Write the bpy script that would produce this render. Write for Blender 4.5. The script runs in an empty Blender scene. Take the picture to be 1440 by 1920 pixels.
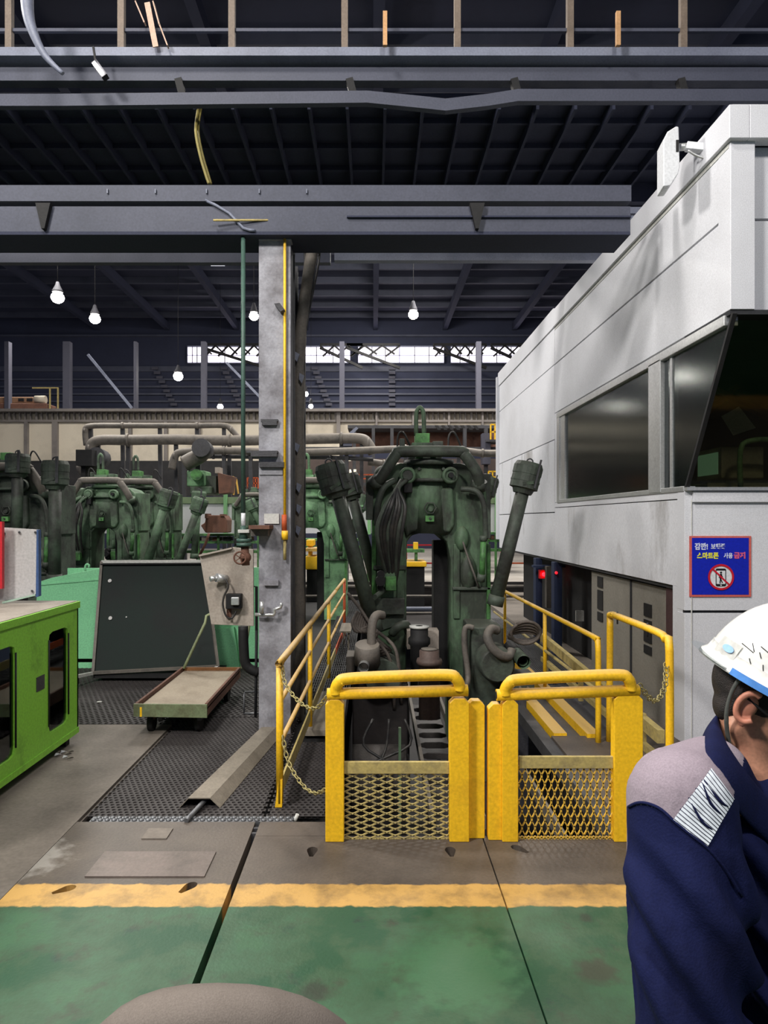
import bpy, bmesh, math, random
from mathutils import Vector, Matrix
random.seed(7)
S = bpy.context.scene
COL = S.collection
# ------------------------------------------------------------------ camera
F, H, CX, CY = 1300.0, 1.65, 700.0, 975.0
cam = bpy.data.cameras.new('camera'); cam_o = bpy.data.objects.new('camera', cam); COL.objects.link(cam_o)
cam.sensor_fit = 'VERTICAL'; cam.sensor_height = 36; cam.lens = F/1920*36
cam.shift_x = (720-CX)/1920; cam.shift_y = (CY-960)/1920
cam.clip_start = .05; cam.clip_end = 200
cam_o.location = (0, 0, H); cam_o.rotation_euler = (math.pi/2, 0, 0)
S.camera = cam_o
# ------------------------------------------------------------------ world and lights
w = bpy.data.worlds.new('world'); S.world = w; w.use_nodes = True
w.node_tree.nodes['Background'].inputs[0].default_value = (.5, .58, .85, 1)
w.node_tree.nodes['Background'].inputs[1].default_value = .16
S.view_settings.view_transform = 'Standard'; S.view_settings.look = 'None'
S.view_settings.gamma = 1; S.view_settings.use_curve_mapping = False
S.view_settings.exposure = 0.22
def area(loc, size, power, col=(1, .96, .9), aim=None, name='high_bay_light'):
    d = bpy.data.lights.new(name, 'AREA'); d.energy = power; d.size = size; d.color = col; d.shape = 'DISK'
    o = bpy.data.objects.new(name, d); COL.objects.link(o); o.location = loc
    if aim: o.rotation_euler = (Vector(aim)-Vector(loc)).to_track_quat('-Z', 'Y').to_euler()
    return o
for (x, y, z, s, p, aim) in ((-5, -1, 7, 1.2, 520, (2, 5, 1.5)), (-2.5, 1.5, 8.5, 1.2, 260, (-.5, 4, 0)), (2, -3, 8, 1.2, 330, (.5, 4, 0)),
                        (-6.5, 6, 8.5, 1.2, 560, (2.3, 8, 2.5)), (-3, 13.5, 9.5, 2, 420, (-2, 12, 0)), (4, 15, 9.5, 2, 450, (1.5, 13, 0)),
                        (-9, 19, 10, 2, 700, (-6, 20, 1)), (3, 21, 10, 2, 800, (2, 24, 1)), (-12, 27, 11, 2, 700, (-12, 28, 2)), (1, 24.5, 11.5, 2, 900, (0, 29, 2)),
                        (0, 35, 11, 2, 300, (0, 38, 6))):
    area((x, y, z), s, p*1.0, aim=aim)

# ------------------------------------------------------------------ helpers
def P(px, py, Y): return Vector(((px-CX)*Y/F, Y, H-(py-CY)*Y/F))
def G(px, py, z=0.):
    Y = (H-z)*F/(py-CY); return Vector(((px-CX)*Y/F, Y, z))
def root_of(o):
    while o.parent: o = o.parent
    return o
def tag(o, label=None, cat=None, group=None, kind=None):
    if label: o['label'] = label
    if cat: o['category'] = cat
    if group: o['group'] = group
    if kind: o['kind'] = kind
    return o
def thing(name, label, cat, loc=(0, 0, 0), group=None):
    o = bpy.data.objects.new(name, None); COL.objects.link(o); o.location = loc; o.empty_display_size = .1
    return tag(o, label, cat, group)
def rotto(d):
    return Vector(d).normalized().to_track_quat('Z', 'Y').to_matrix()
class MB:
    def __init__(s): s.v = []; s.f = []; s.sm = []
    def add(s, vs, fs, smooth=False):
        n = len(s.v); s.v += [Vector(a) for a in vs]; s.f += [tuple(i+n for i in f) for f in fs]; s.sm += [smooth]*len(fs); return s
    def box(s, x0, x1, y0, y1, z0, z1, m=None):
        vs = [Vector((x, y, z)) for x in (x0, x1) for y in (y0, y1) for z in (z0, z1)]
        if m is not None: vs = [m @ v for v in vs]
        return s.add(vs, [(0, 1, 3, 2), (4, 6, 7, 5), (0, 4, 5, 1), (2, 3, 7, 6), (0, 2, 6, 4), (1, 5, 7, 3)])
    def pbox(s, px0, px1, py0, py1, Y, d=.05):     # front face in the plane Y, depth d away
        a = P(px0, py1, Y); b = P(px1, py0, Y); return s.box(a.x, b.x, Y, Y+d, a.z, b.z)
    def bar(s, a, b, w, h=None, up=(0, 0, 1)):
        a, b = Vector(a), Vector(b); h = h or w; d = (b-a).normalized(); u = Vector(up)
        if abs(d.dot(u)) > .98: u = Vector((0, 1, 0))
        x = d.cross(u).normalized()*w/2; y = x.cross(d).normalized()*h/2
        vs = [p+i*x+j*y for p in (a, b) for (i, j) in ((-1, -1), (1, -1), (1, 1), (-1, 1))]
        return s.add(vs, [(3, 2, 1, 0), (4, 5, 6, 7), (0, 1, 5, 4), (1, 2, 6, 5), (2, 3, 7, 6), (3, 0, 4, 7)])
    def cyl(s, a, b, r, r2=None, n=14, caps=True):
        a, b = Vector(a), Vector(b); r2 = r if r2 is None else r2; M = rotto(b-a)
        ring = [M @ Vector((math.cos(t), math.sin(t), 0)) for t in [2*math.pi*i/n for i in range(n)]]
        k = len(s.v)
        s.add([a+v*r for v in ring]+[b+v*r2 for v in ring], [(i, (i+1) % n, n+(i+1) % n, n+i) for i in range(n)], True)
        if caps: s.f += [tuple(k+i for i in range(n))[::-1], tuple(k+n+i for i in range(n))]; s.sm += [False]*2
        return s
    def tube(s, pts, r, n=8, sub=0, caps=True):
        pts = [Vector(p) for p in pts]
        if sub:
            q = [pts[0]]+pts+[pts[-1]]; out = []
            for i in range(1, len(q)-2):
                for j in range(sub):
                    t = j/sub; a, b, c, d = q[i-1:i+3]
                    out.append(.5*((2*b)+(c-a)*t+(2*a-5*b+4*c-d)*t*t+(3*b-a-3*c+d)*t**3))
            pts = out+[pts[-1]]
        k = len(s.v); m = len(pts); up = Vector((.123, .3, .95)); vs = []
        px = None
        for i, p in enumerate(pts):
            t = (pts[min(i+1, m-1)]-pts[max(i-1, 0)])
            if t.length < 1e-9: t = Vector((0, 0, 1))
            t.normalize()
            if px is None: px = t.cross(up).normalized()
            else:
                px = (px-t*px.dot(t))
                px = px.normalized() if px.length > 1e-6 else t.cross(up).normalized()
            py = t.cross(px); rr = r(i/(m-1)) if callable(r) else r
            vs += [p+(px*math.cos(a)+py*math.sin(a))*rr for a in [2*math.pi*j/n for j in range(n)]]
        fs = [(i*n+j, i*n+(j+1) % n, (i+1)*n+(j+1) % n, (i+1)*n+j) for i in range(m-1) for j in range(n)]
        s.add(vs, fs, True)
        if caps: s.f += [tuple(k+i for i in range(n))[::-1], tuple(k+(m-1)*n+i for i in range(n))]; s.sm += [False]*2
        return s
    def lathe(s, prof, base, axis=(0, 0, 1), n=20, smooth=True, caps=True):
        base = Vector(base); M = rotto(axis); k = len(s.v); m = len(prof)
        vs = [base+M @ Vector((r*math.cos(a), r*math.sin(a), z)) for (r, z) in prof for a in [2*math.pi*j/n for j in range(n)]]
        s.add(vs, [(i*n+j, i*n+(j+1) % n, (i+1)*n+(j+1) % n, (i+1)*n+j) for i in range(m-1) for j in range(n)], smooth)
        if caps: s.f += [tuple(k+i for i in range(n))[::-1], tuple(k+(m-1)*n+i for i in range(n))]; s.sm += [False]*2
        return s
    def sph(s, c, rx, ry=None, rz=None, n=14, m=9, rot=None):
        ry = ry or rx; rz = rz or rx; c = Vector(c); prof = [(math.sin(math.pi*i/m), -math.cos(math.pi*i/m)) for i in range(m+1)]
        vs = []
        for (r, z) in prof:
            for j in range(n):
                a = 2*math.pi*j/n; v = Vector((max(r, 1e-4)*math.cos(a)*rx, max(r, 1e-4)*math.sin(a)*ry, z*rz))
                vs.append(c+(rot @ v if rot else v))
        return s.add(vs, [(i*n+j, i*n+(j+1) % n, (i+1)*n+(j+1) % n, (i+1)*n+j) for i in range(m) for j in range(n)], True)
    def prism(s, poly, d):                          # poly: 3D points of the front face, d: extrusion vector
        poly = [Vector(p) for p in poly]; n = len(poly); d = Vector(d)
        return s.add(poly+[p+d for p in poly], [tuple(range(n)), tuple(range(n, 2*n))[::-1]]+[(i, n+i, n+(i+1) % n, (i+1) % n) for i in range(n)])
    def build(s, name, mat, parent=None, label=None, bevel=0, kind=None):
        me = bpy.data.meshes.new(name); off = root_of(parent).location if parent else Vector((0, 0, 0))
        me.from_pydata([v-off for v in s.v], [], s.f); me.polygons.foreach_set('use_smooth', s.sm)
        bm = bmesh.new(); bm.from_mesh(me); bmesh.ops.recalc_face_normals(bm, faces=bm.faces); bm.to_mesh(me); bm.free()
        for mm in (mat if isinstance(mat, (list, tuple)) else [mat]): me.materials.append(mm)
        me.update(); o = bpy.data.objects.new(name, me); COL.objects.link(o); o.parent = parent
        if bevel:
            b = o.modifiers.new('bevel', 'BEVEL'); b.width = bevel; b.segments = 2; b.limit_method = 'ANGLE'; b.angle_limit = .6
            for p in me.polygons: p.use_smooth = True
            b.harden_normals = False
            e = o.modifiers.new('wn', 'WEIGHTED_NORMAL')
        return tag(o, label=label, kind=kind)
def solo(mb, name, mat, label, cat, loc=None, group=None, bevel=0, kind=None):
    o = mb.build(name, mat, None, label, bevel, kind)
    if loc is not None:
        L = Vector(loc); o.data.transform(Matrix.Translation(-L)); o.location = L
    return tag(o, label, cat, group, kind)
def struct(mb, name, mat, parent=None, bevel=0):
    o = mb.build(name, mat, parent, None, bevel)
    if parent is None: o['kind'] = 'structure'
    return o
def copy_tree(o, parent=None):
    c = o.copy(); COL.objects.link(c); c.parent = parent
    for ch in list(o.children): copy_tree(ch, c)
    return c

# ------------------------------------------------------------------ materials
def srgb(c): return tuple(((v/255)/12.92 if v/255 <= .04045 else ((v/255+.055)/1.055)**2.4) for v in c)
def mat(name, col, rough=.6, metal=0., dirt=None, amt=.5, scale=4., bump=.15, fine=60., streak=1., spec=.4, lo=.45, hi=.7):
    m = bpy.data.materials.new(name); m.use_nodes = True; nt = m.node_tree; N = nt.nodes; L = nt.links; b = N['Principled BSDF']
    c = srgb(col); b.inputs['Roughness'].default_value = rough; b.inputs['Metallic'].default_value = metal; b.inputs['Specular IOR Level'].default_value = spec
    g = N.new('ShaderNodeNewGeometry'); mp = N.new('ShaderNodeMapping'); mp.inputs['Scale'].default_value = (1, 1, streak); L.new(g.outputs['Position'], mp.inputs[0])
    n1 = N.new('ShaderNodeTexNoise'); n1.inputs['Scale'].default_value = scale; n1.inputs['Detail'].default_value = 8; n1.inputs['Roughness'].default_value = .65; L.new(mp.outputs[0], n1.inputs[0])
    n2 = N.new('ShaderNodeTexNoise'); n2.inputs['Scale'].default_value = fine; n2.inputs['Detail'].default_value = 3; L.new(mp.outputs[0], n2.inputs[0])
    rp = N.new('ShaderNodeMapRange'); rp.inputs[1].default_value = lo; rp.inputs[2].default_value = hi; rp.inputs[4].default_value = amt; L.new(n1.outputs[0], rp.inputs[0])
    mx = N.new('ShaderNodeMix'); mx.data_type = 'RGBA'; L.new(rp.outputs[0], mx.inputs[0]); mx.inputs[6].default_value = (*c, 1)
    d = srgb(dirt) if dirt else tuple(v*.45 for v in c); mx.inputs[7].default_value = (*d, 1)
    m2 = N.new('ShaderNodeMix'); m2.data_type = 'RGBA'; m2.blend_type = 'MULTIPLY'; m2.inputs[0].default_value = .5; L.new(mx.outputs[2], m2.inputs[6]); 
    r2 = N.new('ShaderNodeMapRange'); r2.inputs[1].default_value = .2; r2.inputs[2].default_value = .8; r2.inputs[3].default_value = .6; r2.inputs[4].default_value = 1.3; L.new(n2.outputs[0], r2.inputs[0])
    L.new(r2.outputs[0], m2.inputs[7]); L.new(m2.outputs[2], b.inputs['Base Color'])
    if bump:
        bp = N.new('ShaderNodeBump'); bp.inputs['Strength'].default_value = bump; bp.inputs['Distance'].default_value = .01; L.new(n2.outputs[0], bp.inputs['Height']); L.new(bp.outputs[0], b.inputs['Normal'])
    m['mix'] = mx.name
    return m
def emit(name, col, st):
    m = bpy.data.materials.new(name); m.use_nodes = True; b = m.node_tree.nodes['Principled BSDF']
    b.inputs['Emission Color'].default_value = (*srgb(col), 1); b.inputs['Emission Strength'].default_value = st; b.inputs['Base Color'].default_value = (*srgb(col), 1)
    return m
def glass(name, tint, gl=.25, rough=.02, top=1.):
    m = bpy.data.materials.new(name); m.use_nodes = True; nt = m.node_tree; N = nt.nodes; L = nt.links; N.remove(N['Principled BSDF'])
    t = N.new('ShaderNodeBsdfTransparent'); t.inputs[0].default_value = (*tint, 1)
    g = N.new('ShaderNodeBsdfGlossy'); g.inputs['Roughness'].default_value = rough; g.inputs[0].default_value = (.8, .85, .85, 1)
    f = N.new('ShaderNodeFresnel'); f.inputs[0].default_value = 1.5
    mr = N.new('ShaderNodeMapRange'); mr.inputs[3].default_value = gl*.5; mr.inputs[4].default_value = top; L.new(f.outputs[0], mr.inputs[0])
    mx = N.new('ShaderNodeMixShader'); L.new(mr.outputs[0], mx.inputs[0]); L.new(t.outputs[0], mx.inputs[1]); L.new(g.outputs[0], mx.inputs[2]); L.new(mx.outputs[0], N['Material Output'].inputs[0])
    return m
M = dict(
 yellow=mat('yellow_paint', (246, 194, 34), .5, dirt=(190, 140, 40), amt=.5, scale=5, bump=.1, lo=.5, hi=.75),
 yellow_top=mat('worn_yellow', (215, 170, 80), .6, dirt=(150, 120, 75), amt=.7, scale=9),
 dust_yellow=mat('dusty_yellow', (178, 160, 100), .7, dirt=(130, 118, 88), amt=.8, scale=14),
 orange=mat('orange_paint', (190, 85, 45), .6, dirt=(110, 60, 40), amt=.6),
 cabin=mat('cabin_white', (216, 217, 223), .5, dirt=(190, 190, 194), amt=.5, scale=.9, bump=.03, fine=150),
 cabin_dirty=mat('cabin_stained', (216, 217, 223), .5, dirt=(130, 125, 120), amt=.8, scale=1.7, streak=.35, bump=.03, fine=150, lo=.55, hi=.72),
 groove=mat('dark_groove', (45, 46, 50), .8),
 steel=mat('stainless_steel', (205, 206, 206), .32, .65, amt=.2, bump=.02),
 mgreen=mat('machine_green', (86, 112, 86), .6, dirt=(50, 54, 48), amt=.95, scale=3.2, bump=.3, fine=35, streak=.5, lo=.4, hi=.58),
 mdark=mat('machine_dark', (74, 84, 74), .6, dirt=(48, 48, 46), amt=.9, scale=4, bump=.3, fine=30, lo=.4, hi=.6),
 mbright=mat('machine_bright_green', (92, 150, 84), .5, dirt=(48, 70, 48), amt=.9, scale=6, bump=.2, lo=.4, hi=.62),
 mlight=mat('machine_light_green', (124, 168, 124), .55, dirt=(62, 84, 64), amt=.8, scale=4, bump=.2, lo=.42, hi=.62),
 mold=mat('machine_old_green', (98, 124, 98), .6, dirt=(54, 58, 52), amt=.9, scale=2.5, bump=.2, lo=.4, hi=.6),
 pipe=mat('dusty_pipe', (104, 98, 92), .65, dirt=(62, 62, 60), amt=.8, scale=5, bump=.2),
 hose=mat('black_hose', (38, 38, 39), .45, dirt=(74, 70, 66), amt=.7, scale=7),
 dhose=mat('dusty_hose', (96, 88, 82), .7, dirt=(58, 54, 52), amt=.8, scale=12),
 black=mat('soot_shade_black', (22, 22, 24), .7, dirt=(42, 40, 40), amt=.6),
 rust=mat('rust', (110, 76, 62), .8, dirt=(72, 52, 46), amt=.8),
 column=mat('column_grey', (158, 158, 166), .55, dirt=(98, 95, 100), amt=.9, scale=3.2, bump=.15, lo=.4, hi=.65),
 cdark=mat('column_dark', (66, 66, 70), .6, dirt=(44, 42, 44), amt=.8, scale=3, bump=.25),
 beam=mat('roof_steel', (70, 73, 88), .6, dirt=(50, 54, 68), amt=.6, scale=1.2, bump=.05),  # blue veil of the hazy air put into the steel colour
 beamlight=mat('roof_steel_light', (118, 123, 140), .5, dirt=(86, 90, 106), amt=.6, scale=2, bump=.05),
 roof=mat('roof_sheet', (48, 52, 72), .8, dirt=(38, 41, 58), amt=.6, scale=.6, bump=.0),  # hazy blue of the ceiling put into the sheet colour
 beige=mat('girder_beige', (196, 186, 168), .7, dirt=(150, 140, 126), amt=.6, scale=.7, bump=.0),
 beigedark=mat('girder_edge', (112, 106, 102), .7, dirt=(80, 76, 74), amt=.6, scale=2, bump=.0),
 hazegrey=mat('far_column_grey', (72, 72, 84), .7, amt=.2, bump=0),
 lime=mat('lime_cabinet', (132, 196, 62), .5, dirt=(84, 118, 44), amt=.85, scale=3.5, bump=.08, lo=.55, hi=.75),
 limetop=mat('dusty_cabinet_top', (150, 142, 132), .8, dirt=(118, 110, 100), amt=.7),
 mint=mat('mint_paint', (134, 206, 156), .5, dirt=(108, 176, 132), amt=.6, scale=2, bump=.03),
 screen=mat('dark_screen', (8, 26, 22), .75, dirt=(14, 17, 19), amt=.8, scale=2, bump=.05),
 board=mat('grey_board', (182, 180, 180), .5, dirt=(160, 156, 152), amt=.5, scale=3, bump=.02),
 blue=mat('blue_edge', (58, 84, 128), .5), red=mat('red_paint', (188, 34, 44), .5, amt=.2), navyblue=mat('blue_steel', (44, 56, 88), .6, amt=.5),
 plate=mat('panel_beige', (168, 158, 148), .6, dirt=(138, 126, 116), amt=.7, scale=5, bump=.1),
 rubber=mat('rubber_mat', (58, 54, 54), .7, dirt=(40, 36, 36), amt=.7, scale=3, bump=.2),
 grating=mat('steel_grating', (86, 86, 88), .55, .3, dirt=(52, 50, 50), amt=.7, scale=3),
 stud=mat('zinc_strip', (120, 122, 126), .45, .5, dirt=(70, 70, 72), amt=.7, scale=8),
 pit=mat('greasy_pit', (44, 40, 40), .6, dirt=(20, 19, 20), amt=.9, scale=2, bump=.4, fine=12),
 pitmetal=mat('pit_metal', (80, 76, 74), .55, dirt=(48, 44, 44), amt=.8, scale=5, bump=.2),
 concrete=mat('worn_concrete', (118, 110, 102), .75, dirt=(84, 78, 72), amt=.8, scale=1.6, bump=.2, fine=45),
 farfloor=mat('far_floor', (176, 170, 162), .6, dirt=(140, 132, 124), amt=.7, scale=1.2),
 ramp=mat('dusty_cover', (132, 124, 112), .8, dirt=(104, 96, 86), amt=.7, scale=6, bump=.2),
 cartdeck=mat('cart_deck', (150, 138, 120), .7, dirt=(112, 98, 82), amt=.8, scale=3, bump=.1),
 cartgreen=mat('cart_green', (112, 124, 92), .65, dirt=(82, 74, 54), amt=.8, scale=8, bump=.15),
 cabgrey=mat('switchgear_grey', (134, 130, 122), .5, dirt=(110, 106, 100), amt=.5, scale=2, bump=.02),
 chain=mat('chain_metal', (176, 164, 110), .45, .3, dirt=(120, 108, 70), amt=.6, scale=20),
 white=mat('white_paint', (218, 220, 224), .5, amt=.1, bump=0), offwhite=mat('off_white', (196, 196, 192), .6, amt=.2, bump=0),
 signblue=mat('sign_blue', (16, 34, 176), .45, dirt=(12, 26, 150), amt=.3, bump=0), signorange=mat('sign_border', (205, 100, 92), .5, amt=.1, bump=0),
 textwhite=mat('letter_white', (210, 216, 240), .5, amt=.05, bump=0), textyellow=mat('letter_yellow', (238, 232, 70), .5, amt=.05, bump=0), textred=mat('letter_red', (214, 92, 132), .5, amt=.05, bump=0),
 signred=mat('sign_red', (196, 24, 46), .5, amt=.05, bump=0), ink=mat('ink_black', (24, 24, 28), .5, amt=.05, bump=0),
 tape_y=mat('hazard_yellow', (190, 170, 70), .6, amt=.5),
 cloth=mat('grey_upholstery', (118, 110, 104), .95, dirt=(98, 90, 84), amt=.6, scale=8, bump=.15, fine=500, spec=.1),
 navy=mat('navy_cloth', (20, 26, 64), .85, dirt=(12, 15, 42), amt=.7, scale=6, bump=.15, fine=260, spec=.15),
 yoke=mat('grey_cloth', (150, 138, 148), .9, dirt=(132, 120, 130), amt=.5, scale=6, bump=.12, fine=300, spec=.1),
 skin=mat('skin', (196, 142, 116), .5, dirt=(176, 116, 94), amt=.5, scale=14, bump=.04, fine=160),
 hair=mat('black_hair', (34, 28, 28), .6, dirt=(60, 50, 46), amt=.6, scale=60, bump=.5, fine=500),
 helmet=mat('helmet_white', (232, 232, 228), .18, amt=.08, bump=0, spec=.6),
 bluestrip=mat('blue_strip', (88, 146, 222), .4, amt=.1, bump=0), reflective=mat('reflective_silver', (226, 234, 242), .3, amt=.05, bump=0, spec=.8), lens=mat('blue_lens', (150, 190, 235), .3, amt=.1, bump=0),
 trousers=mat('grey_trousers', (74, 74, 92), .9, amt=.3), 
 hazlamp=mat('lamp_housing', (40, 40, 46), .8), 
 e_lamp=emit('lamp_white', (255, 250, 240), 40), e_win=emit('daylight_sheet', (240, 230, 244), 2.6), e_red=emit('red_indicator', (255, 20, 30), 8), e_warm=emit('far_window_glow', (235, 225, 200), .8),
 e_red2=emit('dim_red_indicator', (200, 20, 30), 3),
 glass=glass('cabin_glass', (.55, .66, .58), .14, .14), glass2=glass('slanted_glass', (.6, .6, .5), .02, .05, .3), visor=glass('clear_visor', (.9, .92, .95), .1),
 wood=mat('brown_timber', (120, 84, 50), .6), desk=mat('desk_beige', (150, 145, 125), .5), interior=mat('cabin_interior', (70, 74, 66), .7, amt=.3, bump=0),
 monitor=emit('monitor_glow', (110, 150, 130), .35),
)
def zoned_floor():
    m = mat('painted_plate', (94, 85, 77), .5, dirt=(66, 59, 54), amt=.9, scale=2.0, bump=.15, fine=70, lo=.4, hi=.68)
    nt = m.node_tree; N = nt.nodes; L = nt.links; b = N['Principled BSDF']; src = b.inputs['Base Color'].links[0].from_socket
    g = N.new('ShaderNodeNewGeometry'); sp = N.new('ShaderNodeSeparateXYZ'); L.new(g.outputs['Position'], sp.inputs[0])
    n = N.new('ShaderNodeTexNoise'); n.inputs['Scale'].default_value = 18; n.inputs['Detail'].default_value = 6; L.new(g.outputs['Position'], n.inputs[0])
    jy = N.new('ShaderNodeMath'); jy.operation = 'MULTIPLY_ADD'; jy.inputs[1].default_value = .05; L.new(n.outputs[0], jy.inputs[0]); L.new(sp.outputs[1], jy.inputs[2])
    def lt(v):
        q = N.new('ShaderNodeMapRange'); q.inputs[1].default_value = v-.006; q.inputs[2].default_value = v+.006; q.inputs[3].default_value = 1; q.inputs[4].default_value = 0; L.new(jy.outputs[0], q.inputs[0]); return q.outputs[0]
    def worn(c1, c2, sc, lo, hi):
        a = N.new('ShaderNodeTexNoise'); a.inputs['Scale'].default_value = sc; a.inputs['Detail'].default_value = 9; a.inputs['Roughness'].default_value = .68; L.new(g.outputs['Position'], a.inputs[0])
        q = N.new('ShaderNodeMapRange'); q.inputs[1].default_value = lo; q.inputs[2].default_value = hi; L.new(a.outputs[0], q.inputs[0])
        x = N.new('ShaderNodeMix'); x.data_type = 'RGBA'; x.inputs[6].default_value = (*srgb(c1), 1); x.inputs[7].default_value = (*srgb(c2), 1); L.new(q.outputs[0], x.inputs[0]); return x.outputs[2]
    def mixc(f, a, c, v=1):
        x = N.new('ShaderNodeMix'); x.data_type = 'RGBA'; L.new(f, x.inputs[0]); L.new(a, x.inputs[6]); L.new(c, x.inputs[7]); return x.outputs[2]
    yel = worn((190, 150, 84), (128, 102, 64), 6, .45, .7)
    gr = worn((34, 74, 50), (92, 104, 78), 3.0, .42, .74)
    gr2 = worn((52, 92, 64), (52, 54, 44), 5.5, .5, .7)
    gx = N.new('ShaderNodeMix'); gx.data_type = 'RGBA'; gx.blend_type = 'DARKEN'; gx.inputs[0].default_value = .85; L.new(gr, gx.inputs[6]); L.new(gr2, gx.inputs[7])
    o1 = mixc(lt(3.165), src, yel); o2 = mixc(lt(2.985), o1, gx.outputs[2])
    for (cx_, cy_, r_, c_) in ((G(1120, 1822).x, G(1120, 1822).y, .075, (58, 56, 48)), (G(590, 1862).x, G(590, 1862).y, .05, (40, 46, 38)), (G(1100, 1722).x, G(1100, 1722).y, .03, (44, 48, 40)), (G(860, 1820).x, G(860, 1820).y, .22, (62, 104, 72)), (G(40, 1610).x, G(40, 1610).y, .2, (150, 146, 140)), (G(800, 1660).x, G(800, 1560).y, .28, (78, 68, 60))):
        vd = N.new('ShaderNodeVectorMath'); vd.operation = 'DISTANCE'; vd.inputs[1].default_value = (cx_, cy_, 0); L.new(g.outputs['Position'], vd.inputs[0])
        ad = N.new('ShaderNodeMath'); ad.operation = 'MULTIPLY_ADD'; ad.inputs[1].default_value = r_*1.6; L.new(n.outputs[0], ad.inputs[0]); L.new(vd.outputs[1 if len(vd.outputs) > 1 else 0], ad.inputs[2])
        mr = N.new('ShaderNodeMapRange'); mr.inputs[1].default_value = r_*1.5; mr.inputs[2].default_value = r_*2.0; mr.inputs[3].default_value = .7; mr.inputs[4].default_value = 0; L.new(ad.outputs[0], mr.inputs[0])
        x = N.new('ShaderNodeMix'); x.data_type = 'RGBA'; x.inputs[7].default_value = (*srgb(c_), 1); L.new(mr.outputs[0], x.inputs[0]); L.new(o2, x.inputs[6]); o2 = x.outputs[2]
    L.new(o2, b.inputs['Base Color']); return m
M['floorpaint'] = zoned_floor()

def dust(m, col, amt=.8):
    nt = m.node_tree; N = nt.nodes; L = nt.links; b = N['Principled BSDF']; src = b.inputs['Base Color'].links[0].from_socket
    g = N.new('ShaderNodeNewGeometry'); sp = N.new('ShaderNodeSeparateXYZ'); L.new(g.outputs['Normal'], sp.inputs[0])
    r = N.new('ShaderNodeMapRange'); r.inputs[1].default_value = .35; r.inputs[2].default_value = .95; r.inputs[4].default_value = amt; L.new(sp.outputs[2], r.inputs[0])
    x = N.new('ShaderNodeMix'); x.data_type = 'RGBA'; x.inputs[7].default_value = (*srgb(col), 1); L.new(r.outputs[0], x.inputs[0]); L.new(src, x.inputs[6]); L.new(x.outputs[2], b.inputs['Base Color'])
dust(M['yellow'], (206, 172, 112), .75); dust(M['yellow_top'], (200, 176, 140), .7); dust(M['pipe'], (138, 130, 120), .6); dust(M['mdark'], (92, 94, 84), .5); dust(M['mgreen'], (104, 110, 92), .5)
# ------------------------------------------------------------------ the setting
floor = MB().box(-14, -1.615, -5, 5.6, -.12, -.02).box(2.3, 9, -5, 16, -.12, -.02)
floor = struct(floor, 'floor', M['concrete'])
struct(MB().box(-1.615, 2.3, -5, 3.62, -.24, -.2), 'floor_shade_underlay', M['black'])  # black slab: the darkness inside slot and keyholes is put into its colour
def plate(name, x0, x1, y0, y1, m, top=0., th=.1): return MB().box(x0, x1, y0, y1, top-th, top).build(name, m, floor)
plate('floor_slab', -14, -1.625, 2.985-.03, 5.6, M['concrete'], -.002)
plate('floor_slab', -14, -1.625, -5, 2.95, M['floorpaint'], -.002)
def keyhole(x, y, a=0):
    c = []; 
    for i in range(16):
        t = 2*math.pi*i/16; c.append(Vector((math.cos(t)*.027, math.sin(t)*.034+.018, 0)) if not 9 < i < 15 else Vector((math.cos(t)*.013, -.05, 0)))
    R = Matrix.Rotation(a, 3, 'Z'); c = [R @ v+Vector((x, y, -.3)) for v in c]; return MB().prism(c, (0, 0, .6))
def cut(o, cutters):
    for k in cutters:
        c = k.build('cutter', M['black']); md = o.modifiers.new('b', 'BOOLEAN'); md.operation = 'DIFFERENCE'; md.object = c; md.solver = 'EXACT'
        dg = bpy.context.evaluated_depsgraph_get(); me = bpy.data.meshes.new_from_object(o.evaluated_get(dg)); o.modifiers.clear(); o.data = me
        bpy.data.objects.remove(c)
pl1 = plate('floor_plate', -1.62+.0, -.645, .9, 3.79, M['floorpaint'], 0, .08)
pl2 = plate('floor_plate', -.617, .565, .9, 3.62, M['floorpaint'], 0, .08)
pl3 = plate('floor_plate', .572, 2.29, .9, 3.62, M['floorpaint'], 0, .08)
plate('floor_plate', -.617, -.235, 3.623, 3.79, M['floorpaint'], 0, .08)
plate('floor_plate', 1.36, 2.29, 3.623, 5.3, M['floorpaint'], 0, .08)
plate('slot_filler', -.6445, -.6175, .9, 2.46, M['floorpaint'], 0, .08)
plate('floor_plate', -1.62, 5.5, -5, .895, M['floorpaint'], 0, .08); plate('floor_plate', 2.295, 5.5, .9, 5.1, M['floorpaint'], 0, .08)
k = [G(120, 1668), G(352, 1664)]
cut(pl1, [keyhole(k[0].x, k[0].y, -.9), keyhole(k[1].x, k[1].y, -.5)])
k = [G(585, 1597), G(845, 1597)]; cut(pl2, [keyhole(v.x, v.y) for v in k])
k = G(975, 1592); cut(pl3, [keyhole(k.x, k.y, .7)])
# inset plate and slot plugs
a, b_ = G(145, 1652), G(432, 1592)
MB().box(a.x+.02, -.78, 3.2, 3.44, -.01, .006).build('access_cover', mat('access_plate', (112, 100, 94), .5, dirt=(84, 76, 70), amt=.8), floor)
c_ = G(300, 1565); MB().box(c_.x-.08, c_.x+.05, 3.58, 3.7, -.01, .006).build('access_cover', M['concrete'], floor)
for yy in (3.66, 3.72): MB().box(-.648, -.614, yy, yy+.02, -.06, -.006).build('slot_bridge', M['cdark'], floor)
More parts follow.
